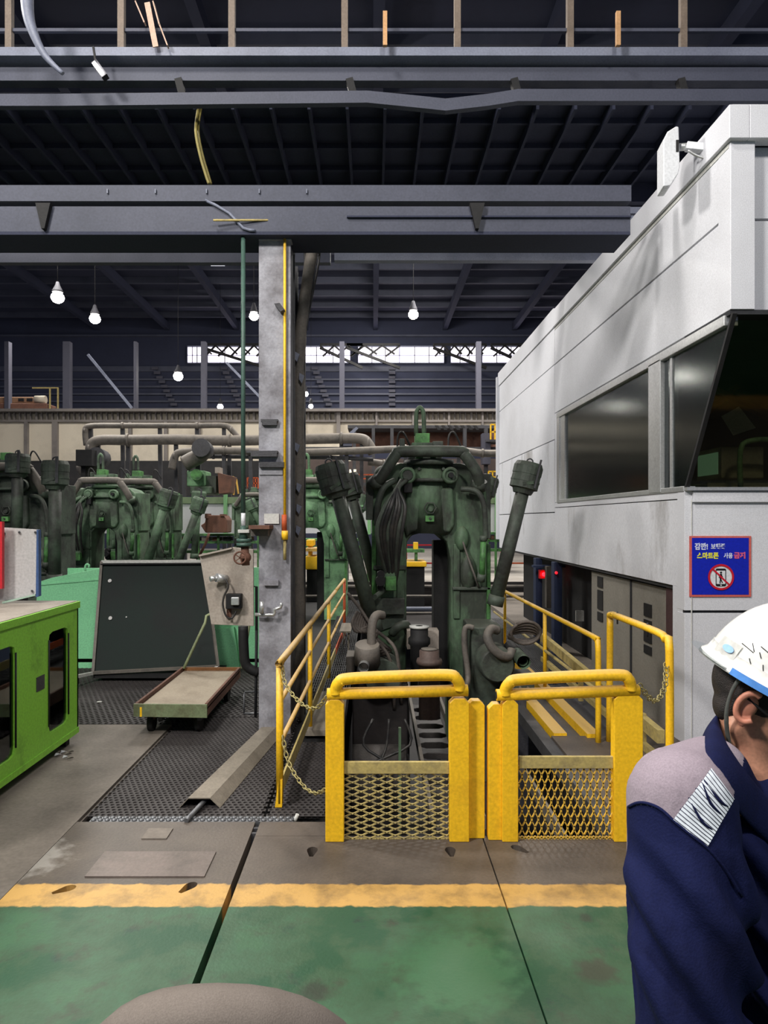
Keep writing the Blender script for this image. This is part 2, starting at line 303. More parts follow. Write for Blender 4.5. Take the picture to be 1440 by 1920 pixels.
# walkway beds, pit and far floor
struct(MB().box(-14, -.235, 3.79, 14.5, -.5, -.075), 'floor_walkway_bed', M['black'])
pitm = MB().box(-.24, 2.4, 3.62, 18.5, -1.55, -1.45).box(-.26, -.235, 3.62, 14.5, -1.5, -.08).box(-.24, 1.36, 3.6, 3.625, -1.5, -.08).box(1.36, 1.38, 3.62, 5.3, -1.5, -.08)
struct(pitm, 'floor_pit', M['pit'])
struct(MB().box(-14, 12, 14.5, 18.5, -.9, -.62).box(-14, 12, 18.4, 18.55, -.9, 0), 'floor_trench', M['pit'])
ff = struct(MB().box(-26, 26, 18.5, 44, -.1, 0), 'floor_far', M['farfloor'])
struct(MB().box(-26, 26, 40, 40.3, 0, 13.4), 'wall_back', M['roof'])
MB().box(-26, 26, 39.9, 40, 10.2, 10.5).build('sill_beam', M['beam'], bpy.data.objects['wall_back'])
ceil = struct(MB().box(-26, 26, -6, 40.3, 13.3, 13.5), 'ceiling', M['roof'])
for i in range(16):
    y = 11+i*1.85
    MB().box(-26, 26, y, y+.16, 13.0, 13.3).build('purlin', M['beam'], ceil)
for i in range(9):
    x = -16+i*4
    MB().box(x, x+.25, 10, 40, 12.6, 13.0).build('rafter', M['roof'], ceil)
# rows of horizontal sheeting rails on the back wall
wb = bpy.data.objects['wall_back']
for i in range(16):
    z = 5.9+i*.42
    if 10.1 < z < 12: continue
    MB().box(-26, 26, 39.82, 40, z, z+.1).build('sheeting_rail', M['beam'], wb)
wins = [(352, 378, 0), (390, 484, 0), (562, 656, 1), (672, 748, 1), (750, 832, 1), (846, 896, 0), (905, 985, 1), (990, 1060, 1)]
for i, (x0, x1, full) in enumerate(wins):
    W = struct(MB().pbox(x0-1, x1+1, 648, 681, 39.78, .2), 'window_%d' % (i+1), M['beamlight'])
    for j in range(2):
        MB().pbox(x0, x1, (651, 667)[j], (665, 679)[j], 39.74, .03).build('pane', M['e_win'], W)
    for t in range(1, 3):
        xx = x0+(x1-x0)*t/3; MB().pbox(xx-.7, xx+.7, 650, 680, 39.68, .04).build('mullion', M['hazegrey'], W)
# trusses before the windows
for (c, s, n_) in ((440, 60, 5), (640, 40, 3), (700, 50, 3), (862, 50, 5), (960, 40, 3)):
    t = thing('roof_truss', {440: 'dark steel roof truss before the clerestory strip left of the column', 640: 'dark steel truss crossing the clerestory strip right of the column', 700: 'dark steel truss just right of the column truss in the clerestory', 862: 'dense dark truss above the tall green machine', 960: 'dark truss beside the white cabin roof end'}[c], 'truss', P(c, 690, 38), 'roof trusses before the clerestory')
    MB().bar(P(c-s, 646, 38), P(c+s, 646, 38), .12).build('top_chord', M['black'], t)
    MB().bar(P(c-s, 652, 38), P(c+s, 690, 38), .14).build('bottom_chord', M['black'], t)
    for q in range(n_):
        x = c-s+2*s*q/n_; w_ = 2*s/n_
        MB().bar(P(x, 648, 38), P(x+w_*.7, 664, 38), .09).build('web_member', M['black'], t)
        MB().bar(P(x+w_, 648, 38.1), P(x+w_*.2, 668, 38.1), .09).build('web_member', M['black'], t)

# ------------------------------------------------------------------ overhead steel
cr = thing('crane_bridge', 'dark bridge crane walkway with pale flange spanning above the whole hall, topmost steelwork', 'crane', P(700, 98, 5.7))
XL, XR = -7.5, 7.5
XC = 1.95
def hb(t, name, py0, py1, Y, d, m, x0=XL, x1=XR):
    a = P(700, py1, Y); b = P(700, py0, Y); return MB().box(x0, x1, Y, Y+d, a.z, b.z).build(name, m, t)
hb(cr, 'top_flange', 88, 104, 5.7, .25, M['beamlight'])
hb(cr, 'web_plate', 104, 124, 5.85, .03, M['beam'])
hb(cr, 'side_channel', 126, 151, 5.8, .1, M['beam'])
# bent lower rail
pts = [(XL, 187), (-2.6, 187), (-.05, 181), (.35, 190), (.6, 196), (.95, 187), (1.2, 178), (XR, 177)]
for (xa, pa), (xb, pb) in zip(pts, pts[1:]):
    za = P(0, pa, 5.75).z; zb = P(0, pb, 5.75).z
    MB().prism([(xa, 5.75, za-.05), (xb, 5.75, zb-.05), (xb, 5.75, zb+.05), (xa, 5.75, za+.05)], (0, .06, 0)).build('lower_rail', M['beam'], cr)
for px in (212, 336, 463, 590, 720, 846, 976, 1109, 1238, 1365, 84): MB().pbox(px-1.5, px+1.5, 104, 122, 5.83, .02).build('web_stiffener', M['beamlight'], cr)
for px in (15, 226, 434, 646, 858, 1070, 1283): MB().pbox(px-6, px+6, -160, 90, 5.72, .05).build('railing_post', mat('post_%d' % px, (118, 104, 92), .6, amt=.6), cr)
MB().box(XL, XR, 5.74, 5.77, P(0, 52, 5.7).z, P(0, 46, 5.7).z).build('mid_rail', M['beam'], cr)
for px in (335, 655, 963, 1275): MB().bar(P(px, 150, 5.8), P(px+8, 180, 5.8), .06).build('hanger', M['black'], cr)
for px in (722, 1160):
    MB().pbox(px-4, px+4, 20, 84, 5.6, .03).build('tag_strip', mat('strip_%d' % px, (196, 150, 104), .6), cr)
# deck underside with ribs running away from us
dz = P(0, 205, 6.0).z
dk = thing('crane_deck', 'dark ribbed deck underside above the column, between the crane flange and lower beam', 'deck', (0, 6, dz))
MB().box(XL, XR, 6.0, 7.5, dz+.1, dz+.14).build('deck_plate', M['roof'], dk)
for i in range(46):
    x = XL+i*.33; MB().box(x, x+.025, 6.0, 7.5, dz, dz+.1).build('rib', M['roof'], dk)
for i in range(3): MB().box(XL, XR, 6.3+i*.42, 6.33+i*.42, dz+.05, dz+.1).build('cross_rib', M['roof'], dk)
hb(dk, 'edge_channel', 312, 378, 7.5, .08, M['roof'])
rb = thing('runway_beam', 'dark plate beam resting on the grey column top, spanning left to right', 'beam', P(700, 440, 5.28))
hb(rb, 'top_band', 347, 377, 5.24, .08, M['beam'], XL, XC); hb(rb, 'web_plate', 377, 386, 5.5, .05, M['roof'], XL, XC); hb(rb, 'lower_band', 387, 434, 5.26, .06, M['beam'], XL, XC); hb(rb, 'rib_flange', 404, 407, 5.24, .02, M['roof'], -.2, XC)
hb(rb, 'bottom_flange', 434, 440, 5.26, .36, M['roof'], XL, XC)
for px in (201, 291, 387, 486, 575): MB().pbox(px-1, px+1, 354, 362, 5.225, .015).build('bolt_plate', M['beamlight'], rb)
for px in (80, 895): MB().prism([P(px-14, 380, 5.22), P(px+14, 380, 5.22), P(px+3, 428, 5.22), P(px-3, 428, 5.22)], (0, .05, 0)).build('gusset', M['black'], rb)
lb = thing('cross_beam', 'plain grey beam beyond the column top, lowest of the overhead beams', 'beam', P(700, 490, 8))
hb(lb, 'web_plate', 455, 488, 8, .1, M['beamlight'], 3.0*0-.45, 4.5); hb(lb, 'web_plate', 462, 492, 8.05, .1, M['beam'], XL-3, -.5)
lb2 = thing('light_beam', 'long dull beam just above the lowest overhead beam, right of the column', 'beam', P(700, 400, 8.5))
hb(lb2, 'web_plate', 388, 400, 8.5, .1, M['beamlight'], -.5, 6); hb(lb2, 'web_plate', 404, 428, 8.5, .1, M['beamlight'], -.5, 6)
# hanging things
solo(MB().tube([P(372, 204, 6.02), P(367, 245, 5.9), P(375, 290, 5.9), P(386, 328, 5.9), P(392, 345, 5.9)], .014, 6, 4).tube([P(377, 204, 6.04), P(372, 245, 5.93), P(380, 290, 5.93), P(391, 328, 5.93), P(396, 345, 5.93)], .01, 6, 4), 'hanging_cable', mat('cable_yellow', (140, 128, 70), .5), 'dull yellow cable loop hanging from the crane deck above the column', 'cable', P(377, 212, 5.9))
solo(MB().tube([P(50, -40, 5.3), P(52, 20, 5.3), P(62, 60, 5.3), P(85, 105, 5.3), P(118, 138, 5.3)], lambda t: .055-.04*t, 10, 5), 'curved_hose', M['beamlight'], 'pale tapering hose curving down at the upper left corner', 'hose', P(50, -40, 5.3))
lt_ = thing('glare_lamp', 'bright greenish glare spot built as a lamp at the upper left under the crane flange', 'lamp', P(188, 132, 5.5))
MB().bar(P(178, 118, 5.55), P(198, 146, 5.55), .06, .05).build('housing', M['hazlamp'], lt_); MB().bar(P(176, 118, 5.5), P(192, 138, 5.5), .025).build('lens', M['e_lamp'], lt_); MB().bar(P(175, 88, 5.6), P(180, 120, 5.6), .015).build('bracket', M['black'], lt_)  # housing and bracket added around a glowing bar for the glare spot
st = thing('hanging_boards', 'torn pale strips standing on the crane flange at upper left', 'strips', P(290, 88, 5.65))
for (a, b) in (((255, 5), (272, 45)), ((276, 5), (292, 88)), ((288, 5), (300, 50)), ((300, 48), (315, 88))):
    MB().bar(P(*a, 5.65), P(*b, 5.65), .045, .01).build('strip', mat('pale_strip', (190, 160, 140), .6), st)
# ------------------------------------------------------------------ main column
Yc = 5.36
c0 = thing('steel_column', 'tall grey scuffed steel column standing on the mats left of the yellow gates', 'column', (-.77, Yc, 0))
zt = P(0, 437, Yc).z
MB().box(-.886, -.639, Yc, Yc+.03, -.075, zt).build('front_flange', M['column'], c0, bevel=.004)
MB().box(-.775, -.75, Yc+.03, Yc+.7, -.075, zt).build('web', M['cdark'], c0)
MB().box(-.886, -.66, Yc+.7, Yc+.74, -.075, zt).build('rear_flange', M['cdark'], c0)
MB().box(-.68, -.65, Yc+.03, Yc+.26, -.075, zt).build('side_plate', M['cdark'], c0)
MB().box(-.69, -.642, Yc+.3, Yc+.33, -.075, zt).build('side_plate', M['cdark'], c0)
MB().pbox(495, 523, 963, 982, Yc-.012, .01).build('label_plate', M['offwhite'], c0, 'blank pale label plate on column')
MB().pbox(485, 546, 438, 450, Yc-.02, .1).build('cap_band', M['column'], c0)
def clamp(x0, x1, y0, y1, d=.05): MB().pbox(x0, x1, y0, y1, Yc-d, d).build('clamp_bracket', M['cdark'], c0)
clamp(489, 521, 786, 790, .03); clamp(491, 519, 790, 797, .03); clamp(462, 520, 845, 849, .06); clamp(470, 519, 849, 856, .06); clamp(486, 532, 866, 876, .04)
MB().pbox(486, 530, 877, 890, Yc-.01, .01).build('patch_plate', M['column'], c0)
MB().prism([P(517, 575, Yc), P(527, 574, Yc), P(536, 586, Yc), P(528, 590, Yc)], (0, -.08, 0)).build('small_bracket', M['cdark'], c0)
sh = thing('bracket_shelf', 'rusty bracket shelf on the column front beside the green pipe', 'bracket', P(490, 1000, Yc-.1))
MB().pbox(466, 505, 985, 992, Yc-.2, .2).build('top_plate', M['rust'], sh); MB().pbox(470, 502, 992, 1005, Yc-.12, .12).build('box_tube', M['pipe'], sh)
cd = thing('yellow_conduit', 'thin yellow conduit running down the right edge of the grey column', 'conduit', P(534, 1040, Yc-.02))
MB().tube([P(534, 415, Yc-.02), P(534, 1000, Yc-.02)], .011, 8).build('tube', M['yellow'], cd)
MB().tube([P(400, 413, Yc-.15), P(500, 413, Yc-.1), P(534, 415, Yc-.02)], .008, 6).build('tube', M['dust_yellow'], cd)
MB().cyl(P(533, 965, Yc-.03), P(533, 995, Yc-.03), .02).build('coupling', M['orange'], cd); MB().cyl(P(534, 995, Yc-.03), P(534, 1012, Yc-.03), .025).build('tap_body', M['yellow'], cd)
MB().cyl(P(534, 1012, Yc-.03), P(534, 1050, Yc-.03), .012).build('drain_tube', M['dust_yellow'], cd)
cp = thing('column_pipework', 'short steel pipes with elbows clamped across the column at switch board height', 'pipe', P(500, 1145, Yc-.05))
MB().tube([P(478, 1152, Yc-.05), P(513, 1153, Yc-.05), P(514, 1143, Yc-.05), P(526, 1139, Yc-.05), P(527, 1130, Yc-.05)], .013, 8, 2).build('pipe_run', M['steel'], cp)
MB().tube([P(491, 1150, Yc-.07), P(491, 1128, Yc-.07)], .018, 8).build('riser', M['steel'], cp); MB().pbox(494, 522, 1088, 1098, Yc-.03, .03).build('clamp', M['column'], cp)
# cable duct with torn lagging on the right of the column
du = thing('lagged_duct', 'sooty vertical duct with torn foil lagging behind the right edge of the column', 'duct', (-.62, 5.9, -.075))
MB().tube([P(560, 1400, 6.0), P(560, 1200, 6.0), P(559, 1000, 6.0), P(560, 800, 6.0), P(562, 640, 6.0), P(575, 540, 6.0), P(590, 440, 6.0)], lambda t: .052+.006*math.sin(t*60), 12, 3).build('duct_tube', M['pipe'], du)
MB().pbox(545, 551, 440, 1370, 6.1, .1).build('backing_plate', M['black'], du); MB().pbox(564, 572, 600, 1370, 6.15, .06).build('backing_plate', M['black'], du)
for i, (x, y) in enumerate(((553, 660), (554, 830), (557, 905), (557, 945), (556, 985), (562, 700))):
    MB().prism([P(x, y, 5.93), P(x+9, y+5, 5.93), P(x+4, y+19, 5.93), P(x-1, y+12, 5.93)], (0, -.02, 0)).build('torn_lagging', M['beamlight'], du)
cb = thing('cable_bundle', 'dark cables sweeping down from the beam to the duct right of the column', 'cable', P(600, 440, 6))
for i in range(5):
    MB().tube([P(570+i*8, 440, 6+i*.02), P(572+i*6, 500, 6), P(568+i*3, 580, 6), P(563+i*2, 640, 6), P(561+i*2, 720, 6)], .012, 6, 4).build('cable', M['hose'] if i != 3 else M['beamlight'], cb)
MB().pbox(548, 606, 437, 447, 5.9, .25).build('junction_plate', M['black'], cb)
# green vertical pipe with valve, left of the column
gp = thing('green_valve_pipe', 'slim dark green vertical pipe with handwheel valve left of the column', 'pipe', P(456, 1040, 5.3))
gm = mat('pipe_green', (70, 98, 88), .45, dirt=(52, 64, 60), amt=.6)
MB().cyl(P(456, 442, 5.3), P(456, 962, 5.3), .017).build('pipe', gm, gp); MB().cyl(P(456, 962, 5.3), P(456, 986, 5.3), .017).build('pipe', M['white'], gp, 'white painted pipe section')
MB().cyl(P(456, 986, 5.3), P(456, 1010, 5.3), .02, .034).build('reducer', gm, gp); MB().pbox(446, 467, 993, 999, 5.25, .1).build('clamp', M['offwhite'], gp)
MB().cyl(P(458, 1010, 5.3), P(458, 1016, 5.3), .06).cyl(P(458, 1018, 5.3), P(458, 1024, 5.3), .06).build('flange', gm, gp)
MB().cyl(P(459, 1024, 5.3), P(461, 1060, 5.3), .03).sph(P(460, 1045, 5.3), .045).build('valve_body', M['rust'], gp)
wc = P(450, 1046, 5.2); wm = MB(); wm.tube([wc+Vector((math.cos(a), 0, math.sin(a)))*.045 for a in [2*math.pi*i/18 for i in range(19)]], .007, 6, caps=False)
for i in range(5): a = i*1.257; wm.bar(wc, wc+Vector((math.cos(a), 0, math.sin(a)))*.045, .007)
wm.cyl(wc, wc+Vector((.03, .1, 0)), .008).build('handwheel', M['rust'], gp)
MB().tube([P(385, 375, 5.25), P(430, 400, 5.25), P(456, 428, 5.25), P(478, 432, 5.25)], .012, 6, 2).build('branch_pipe', M['beamlight'], gp)
# switch board on a post
sb = thing('switch_board', 'beige steel switch board with plug sockets on a post left of the column', 'board', G(465, 1345) if False else (-.98, 5.6, -.075))
Y = 5.6
MB().prism([P(374, 1040, Y), P(436, 1026, Y), P(475, 1030, Y), P(476, 1174, Y), P(396, 1171, Y)], (0, .02, 0)).build('back_plate', M['plate'], sb, bevel=.003)
MB().prism([P(374, 1040, Y-.001), P(436, 1026, Y-.001), P(436, 1029, Y-.001), P(375, 1043, Y-.001)], (0, -.03, 0)).build('folded_edge', M['plate'], sb)
MB().cyl(P(394, 1086, Y-.09), P(406, 1083, Y-.06), .022).cyl(P(406, 1083, Y-.06), P(424, 1086, Y), .035).build('round_socket', M['steel'], sb)
MB().pbox(423, 452, 1114, 1142, Y-.07, .07).build('socket_box', M['black'], sb, bevel=.006); MB().pbox(433, 448, 1120, 1135, Y-.1, .03).build('socket_cover', M['steel'], sb, bevel=.006)
MB().pbox(425, 433, 1142, 1160, Y-.02, .02).build('bracket', M['rust'], sb)
MB().tube([P(423, 1086, Y-.05), P(428, 1100, Y-.06), P(420, 1118, Y-.06), P(418, 1135, Y-.06), P(424, 1155, Y-.06), P(435, 1159, Y-.05), P(443, 1146, Y-.04)], .008, 7, 5).build('flex_cable', M['hose'], sb)
MB().tube([P(456, 1174, Y+.03), P(457, 1215, Y+.03), P(462, 1248, Y+.04), P(486, 1262, Y+.05)], .04, 10, 4).build('post', M['black'], sb)
MB().tube([P(470, 1100, Y+.05), P(481, 1100, Y+.06), P(481, 1200, Y+.06), P(479, 1345, Y+.06)], .012, 8, 1).build('rear_post', M['cdark'], sb)
# ------------------------------------------------------------------ runway girder of the next bay, pipes
Yg = 26.
rg = thing('runway_girder', 'long pale beige crane runway girder spanning the back of the hall', 'girder', P(400, 865, Yg))
MB().pbox(-250, 640, 790, 866, Yg, .3).build('web_plate', M['beige'], rg); MB().pbox(640, 1000, 790, 814, Yg, .3).build('web_plate', M['beige'], rg)
MB().pbox(-250, 1000, 766, 771, Yg-.3, .9).build('top_flange', M['beigedark'], rg); MB().pbox(-250, 1000, 787, 791, Yg-.1, .3).build('lower_rail', M['beigedark'], rg); MB().pbox(-250, 1000, 771, 787, Yg+.2, .1).build('walkway_back', M['beige'], rg)
for i in range(120):
    x = -240+i*10.2; MB().pbox(x, x+(2 if i % 5 else 4), 771, 787, Yg-.05, .1).build('baluster', M['beigedark'], rg)
for x in (48, 104, 243, 310, 372, 510, 566): MB().pbox(x-(3 if x not in (104, 372) else 7), x+3, 791, 866, Yg-.15, .15).build('stiffener', M['beigedark'], rg)
for x in (636, 706, 775, 842, 905): MB().pbox(x-(2 if x > 640 else 5), x+2, 772, 815, Yg-.15, .15).build('stiffener', M['beigedark'], rg)
MB().pbox(-250, 640, 864, 870, Yg-.2, .4).build('bottom_flange', M['black'], rg)
for i, (x, wd, lb_) in enumerate(((12, 8, 'slim far column at the left edge above the beige girder'), (124, 13, 'wide far column left of the diagonal brace above the girder'), (253, 5, 'thin far column at the foot of the diagonal brace'), (381, 9, 'far column left of the main grey column above girder'), (641, 9, 'far column right of the lagged duct above the girder'), (898, 9, 'far column above the girder near the white cabin end'))):
    solo(MB().pbox(x-wd/2, x+wd/2, 640, 768, Yg-.25, .25), 'far_column', M['hazegrey'], lb_, 'column', P(x, 768, Yg), 'far columns above the girder')
for i, (a, b, l) in enumerate((((165, 665), (248, 766), 'pale diagonal brace leaning into the thin far column'), ((425, 680), (510, 768), 'pale diagonal brace seen left of the main column'), )):
    solo(MB().bar(P(*a, Yg-.2), P(*b, Yg-.2), .09), 'diagonal_brace', M['beamlight'], l, 'brace', P(*b, Yg-.2))
for i, (x0, x1) in enumerate(((470, 500), (590, 620), (735, 735), (480, 540))):
    t = thing('cable_ladder', ['dotted pale cable ladder climbing the rear wall left of column', 'pale cable ladder on the rear wall right of the duct', 'upright pale cable ladder behind the machine hook', 'second cable ladder on the rear wall near the column'][i], 'ladder', P(x1, 765, 38), 'cable ladders on the rear wall')
    if i == 3: x0, x1 = 420, 455
    if i == 0: x0, x1 = 290-0, 330
    for j in range(9):
        f = j/9; x = x0+(x1-x0)*f; y = 688+f*76; MB().pbox(x-6, x+6, y, y+5, 39.75, .06).build('rung', M['hazegrey'], t)
def pipe(px, Y, r, label, name='process_pipe', m='pipe'):
    pts = [P(*p, Y) for p in px]; k = thing(name, label, 'pipe', pts[0], 'process pipes along the girder')
    MB().tube(pts, r, 12, 5).build('pipe_run', M[m], k)
    L = (pts[-1]-pts[0]).length; mid = px[len(px)//2]
    for p in px[1:-1:2]:
        q = P(*p, Y); MB().cyl(q-Vector((.03, 0, 0)), q+Vector((.03, 0, 0)), r*1.25).build('collar', M[m], k)
    for p in px[2:-2]:
        MB().bar(P(*p, Y+.12), (P(*p, Y).x, Y+.12, 0), .1).build('pipe_support', M['cdark'], k)
    return k
pipe([(162, 835), (160, 808), (170, 799), (230, 798), (300, 798), (370, 798), (420, 798), (434, 806), (448, 822)], 19.6, .08, 'upper thin grey pipe with bent ends before the beige girder')
pipe([(180, 870), (170, 842), (184, 826), (240, 825), (330, 824), (430, 826), (540, 824), (640, 822), (678, 823), (690, 832), (700, 850)], 19.2, .147, 'thickest grey pipe running behind the column before the girder')
pipe([(322, 880), (328, 856), (345, 847), (420, 845), (470, 846), (560, 848), (650, 846), (760, 842), (860, 845), (905, 850), (940, 850)], 18.8, .1, 'lower grey pipe running behind the main machine')
pipe([(340, 858), (400, 856), (500, 857), (620, 858), (700, 862)], 19., .058, 'thin grey pipe directly below the lower pipe', m='cdark')
pipe([(690, 866), (720, 870), (740, 874), (770, 874), (830, 868)], 19.4, .1, 'short bent pipe behind the machine top')
for (x, y, l) in ((372, 852, 'round-mouthed grey duct elbow behind the left machines'), (178, 868, 'grey duct elbow beside a dark hopper at left')):
    t = thing('duct_elbow', l, 'duct', P(x, y, 15)); MB().tube([P(x+10, y-8, 15), P(x+4, y+2, 15), P(x-12, y+10, 15), P(x-26, y+18, 15)], .17, 12, 3).build('elbow', M['pipe'], t)
    MB().cyl(P(x+10, y-8, 15)+Vector((0, -.25, .03)), P(x+10, y-8, 15)+Vector((0, .1, 0)), .2).build('mouth', M['cdark'], t); MB().bar(P(x, y+10, 15.2), P(x, y+60, 15.2), .1).build('support', M['cdark'], t)
solo(MB().pbox(142, 172, 843, 873, 14.5, .4).pbox(152, 160, 873, 1175, 14.7, .1), 'hopper', M['black'], 'square black hopper in front of the beige girder at left', 'hopper', P(157, 873, 14.5))
# dark raised machinery deck at right behind the hook
dd = thing('mill_gantry', 'sooty brown gantry structure behind the tall hook, under the girder', 'gantry', P(800, 900, 22))
MB().pbox(652, 930, 797, 803, 22, 1).build('deck_beam', M['cdark'], dd); MB().pbox(660, 935, 806, 840, 23, .3).build('back_panel', M['rust'], dd)
MB().pbox(560, 940, 860, 930, 24, .3).build('back_panel', mat('gantry_brown', (78, 66, 62), .7, amt=.8, scale=1.5), dd); MB().pbox(-100, 560, 868, 930, 24, .3).build('back_panel', M['black'], dd)
for x in (664, 700, 735, 872, 912): MB().pbox(x-3, x+3, 803, 940, 21.8, .2).build('post', M['cdark'], dd)
MB().pbox(905, 920, 812, 870, 21.5, .4).build('pier', M['hazegrey'], dd); MB().pbox(560, 940, 838, 842, 21.9, .2).build('deck_beam', M['cdark'], dd)
for i in range(7): MB().prism([P(815+i*12, 797, 21.9), P(821+i*12, 797, 21.9), P(827+i*12, 806, 21.9), P(821+i*12, 806, 21.9)], (0, .05, 0)).build('deck_bracket', M['black'], dd)
MB().prism([P(655, 811, 21), P(668, 800, 21), P(672, 803, 21), P(660, 815, 21)], (0, .05, 0)).build('tilted_sheet', M['beamlight'], dd)
for (x, y, w_, h_) in ((655, 880, 5, 9), (663, 880, 5, 9), (856, 876, 8, 7), (190, 888, 12, 5), (650, 856, 8, 8)): MB().pbox(x, x+w_, y, y+h_, 21.6, .05).build('lit_opening', M['e_warm'], dd)
def rail_fence(x0, x1, y0, y1, Y, n, m, label):
    t = thing('guard_rail', label, 'railing', P(x0, y1, Y), 'far guard rails')
    for yy in (y0, (y0+y1)/2): MB().bar(P(x0, yy, Y), P(x1, yy, Y), .04).build('rail', m, t)
    for i in range(n+1): x = x0+(x1-x0)*i/n; MB().bar(P(x, y0, Y), P(x, y1, Y), .04).build('post', m, t)
    return t
MB().pbox(640, 960, 905, 910, 21.3, 1).build('deck_beam', M['cdark'], dd); MB().pbox(912, 940, 824, 828, 21.3, .8).build('deck_beam', M['cdark'], dd); MB().pbox(400, 456, 930, 934, 21.3, 2).build('deck_beam', M['cdark'], dd); MB().pbox(456, 492, 916, 920, 21.3, 3).build('deck_beam', M['cdark'], dd)
rail_fence(650, 712, 890, 905, 21.5, 3, M['orange'], 'far orange guard rail left of the main machine top')
rail_fence(846, 870, 884, 905, 21.5, 3, M['orange'], 'far orange guard rail seen inside the machine pipe arch')
rail_fence(916, 946, 884, 905, 21.5, 4, M['yellow'], 'far yellow guard rail by the white cabin')
rail_fence(464, 484, 896, 916, 21.5, 4, M['orange'], 'small orange guard rail beside the column at mid height')
rail_fence(920, 936, 796, 824, 21.4, 2, M['yellow'], 'small yellow ladder rail high by the white cabin')
rail_fence(762, 818, 1022, 1090, 18.7, 1, M['red'], 'thin red guard rail seen through the machine arch')
rail_fence(940, 1003, 1022, 1090, 18.7, 1, M['orange'], 'brown-orange guard rail under the end of the white cabin')
for i in range(3):
    pass
# white panelled low wall with green posts
lw = thing('panel_wall', 'low white panelled screen with pale green posts behind the machines', 'screen', P(500, 1000, 18))
gl = mat('pale_green', (132, 186, 130), .55, amt=.4, scale=2); wp = mat('white_panel', (206, 206, 210), .6, dirt=(186, 184, 186), amt=.4, scale=1)
for (x0, x1) in ((112, 330), (330, 364), (366, 420), (426, 452), (455, 484), (560, 600), (640, 690), (694, 760), (762, 815), (820, 913), (915, 950)):
    MB().pbox(x0, x1, 943, 1000, 18, .05).build('panel', wp, lw)
MB().pbox(60, 950, 932, 944, 17.95, .1).build('top_band', mat('olive_band', (122, 140, 108), .6, amt=.4), lw)
for x in (332, 364, 422, 453, 486, 642, 692, 932, 944): MB().pbox(x-3, x+3, 925, 1002, 17.85, .12).build('post', gl, lw)
# green storage racks
def rack(x0, x1, y0, Y, label):
    t = thing('storage_rack', label, 'rack', P(x0, y0+70, Y), 'green steel racks')
    for i, y in enumerate((y0, y0+14, y0+32)): MB().pbox(x0, x1, y, y+4, Y, .5).build('shelf', M['mbright'], t)
    n = max(2, int((x1-x0)/35))
    for i in range(n+1): x = x0+(x1-x0)*i/n; MB().pbox(x-2, x+2, y0, 1173, Y-.03, .06).build('post', M['mbright'], t)
    for i in range(int((x1-x0)/20)): x = x0+4+i*20; MB().pbox(x, x+14, y0+6, y0+13, Y+.05, .3).build('stored_block', [M['rust'], M['black'], M['pipe']][i % 3], t)
    return t
rack(334, 484, 1001, 15, 'green rack of blocks behind the dark screen and column')
rack(914, 946, 998, 15, 'narrow green rack behind the leaning cylinder by the cabin')
rack(570, 690, 1010, 16, 'green rack behind the pale green machine')
# rusty casting on the rack
t = thing('rusty_casting', 'brown rusty casting with lugs on the green rack left of the column', 'casting', P(402, 1000, 14.6))
MB().prism([P(376, 985, 14.6), P(384, 980, 14.6), P(386, 966, 14.6), P(420, 966, 14.6), P(426, 975, 14.6), P(425, 999, 14.6), P(385, 999, 14.6)], (0, .5, 0)).build('body', M['rust'], t, bevel=.02)
MB().pbox(384, 390, 963, 972, 14.55, .3).pbox(412, 420, 964, 968, 14.55, .3).build('lug', M['rust'], t); MB().tube([P(392, 1000, 14.5), P(385, 1020, 14.5), P(372, 1045, 14.5)], .03, 6, 2).build('chain_sling', M['rust'], t)
t = thing('green_gearbox', 'bright green gearbox block beside a brown box on the back platform', 'machine', P(385, 925, 15))
MB().pbox(350, 384, 882, 912, 15, .6).build('housing', M['mlight'], t, bevel=.03); MB().pbox(356, 396, 912, 926, 14.9, .8).build('base', M['mgreen'], t, bevel=.02); MB().cyl(P(368, 890, 15), P(368, 890, 14.6), .12).build('boss', M['mbright'], t); MB().pbox(384, 405, 892, 924, 15.1, .5).build('side_box', M['mgreen'], t)
t = thing('brown_crate', 'brown steel box standing right of the green gearbox', 'box', P(430, 922, 15)); MB().prism([P(408, 886, 15), P(436, 893, 15), P(430, 924, 15), P(410, 926, 15)], (0, .5, 0)).build('body', M['rust'], t, bevel=.01); MB().pbox(403, 412, 876, 887, 15.1, .3).build('cap', M['plate'], t)
t = thing('stacked_poles', 'pale timber poles leaning in a fan beside the column', 'poles', P(440, 930, 14.5))
for a, b in (((425, 930), (438, 893)), ((431, 930), (440, 896)), ((438, 928), (441, 897)), ((447, 926), (443, 898))): MB().bar(P(*a, 21.6), P(*b, 21.6), .045).build('pole', M['yellow_top'], t)
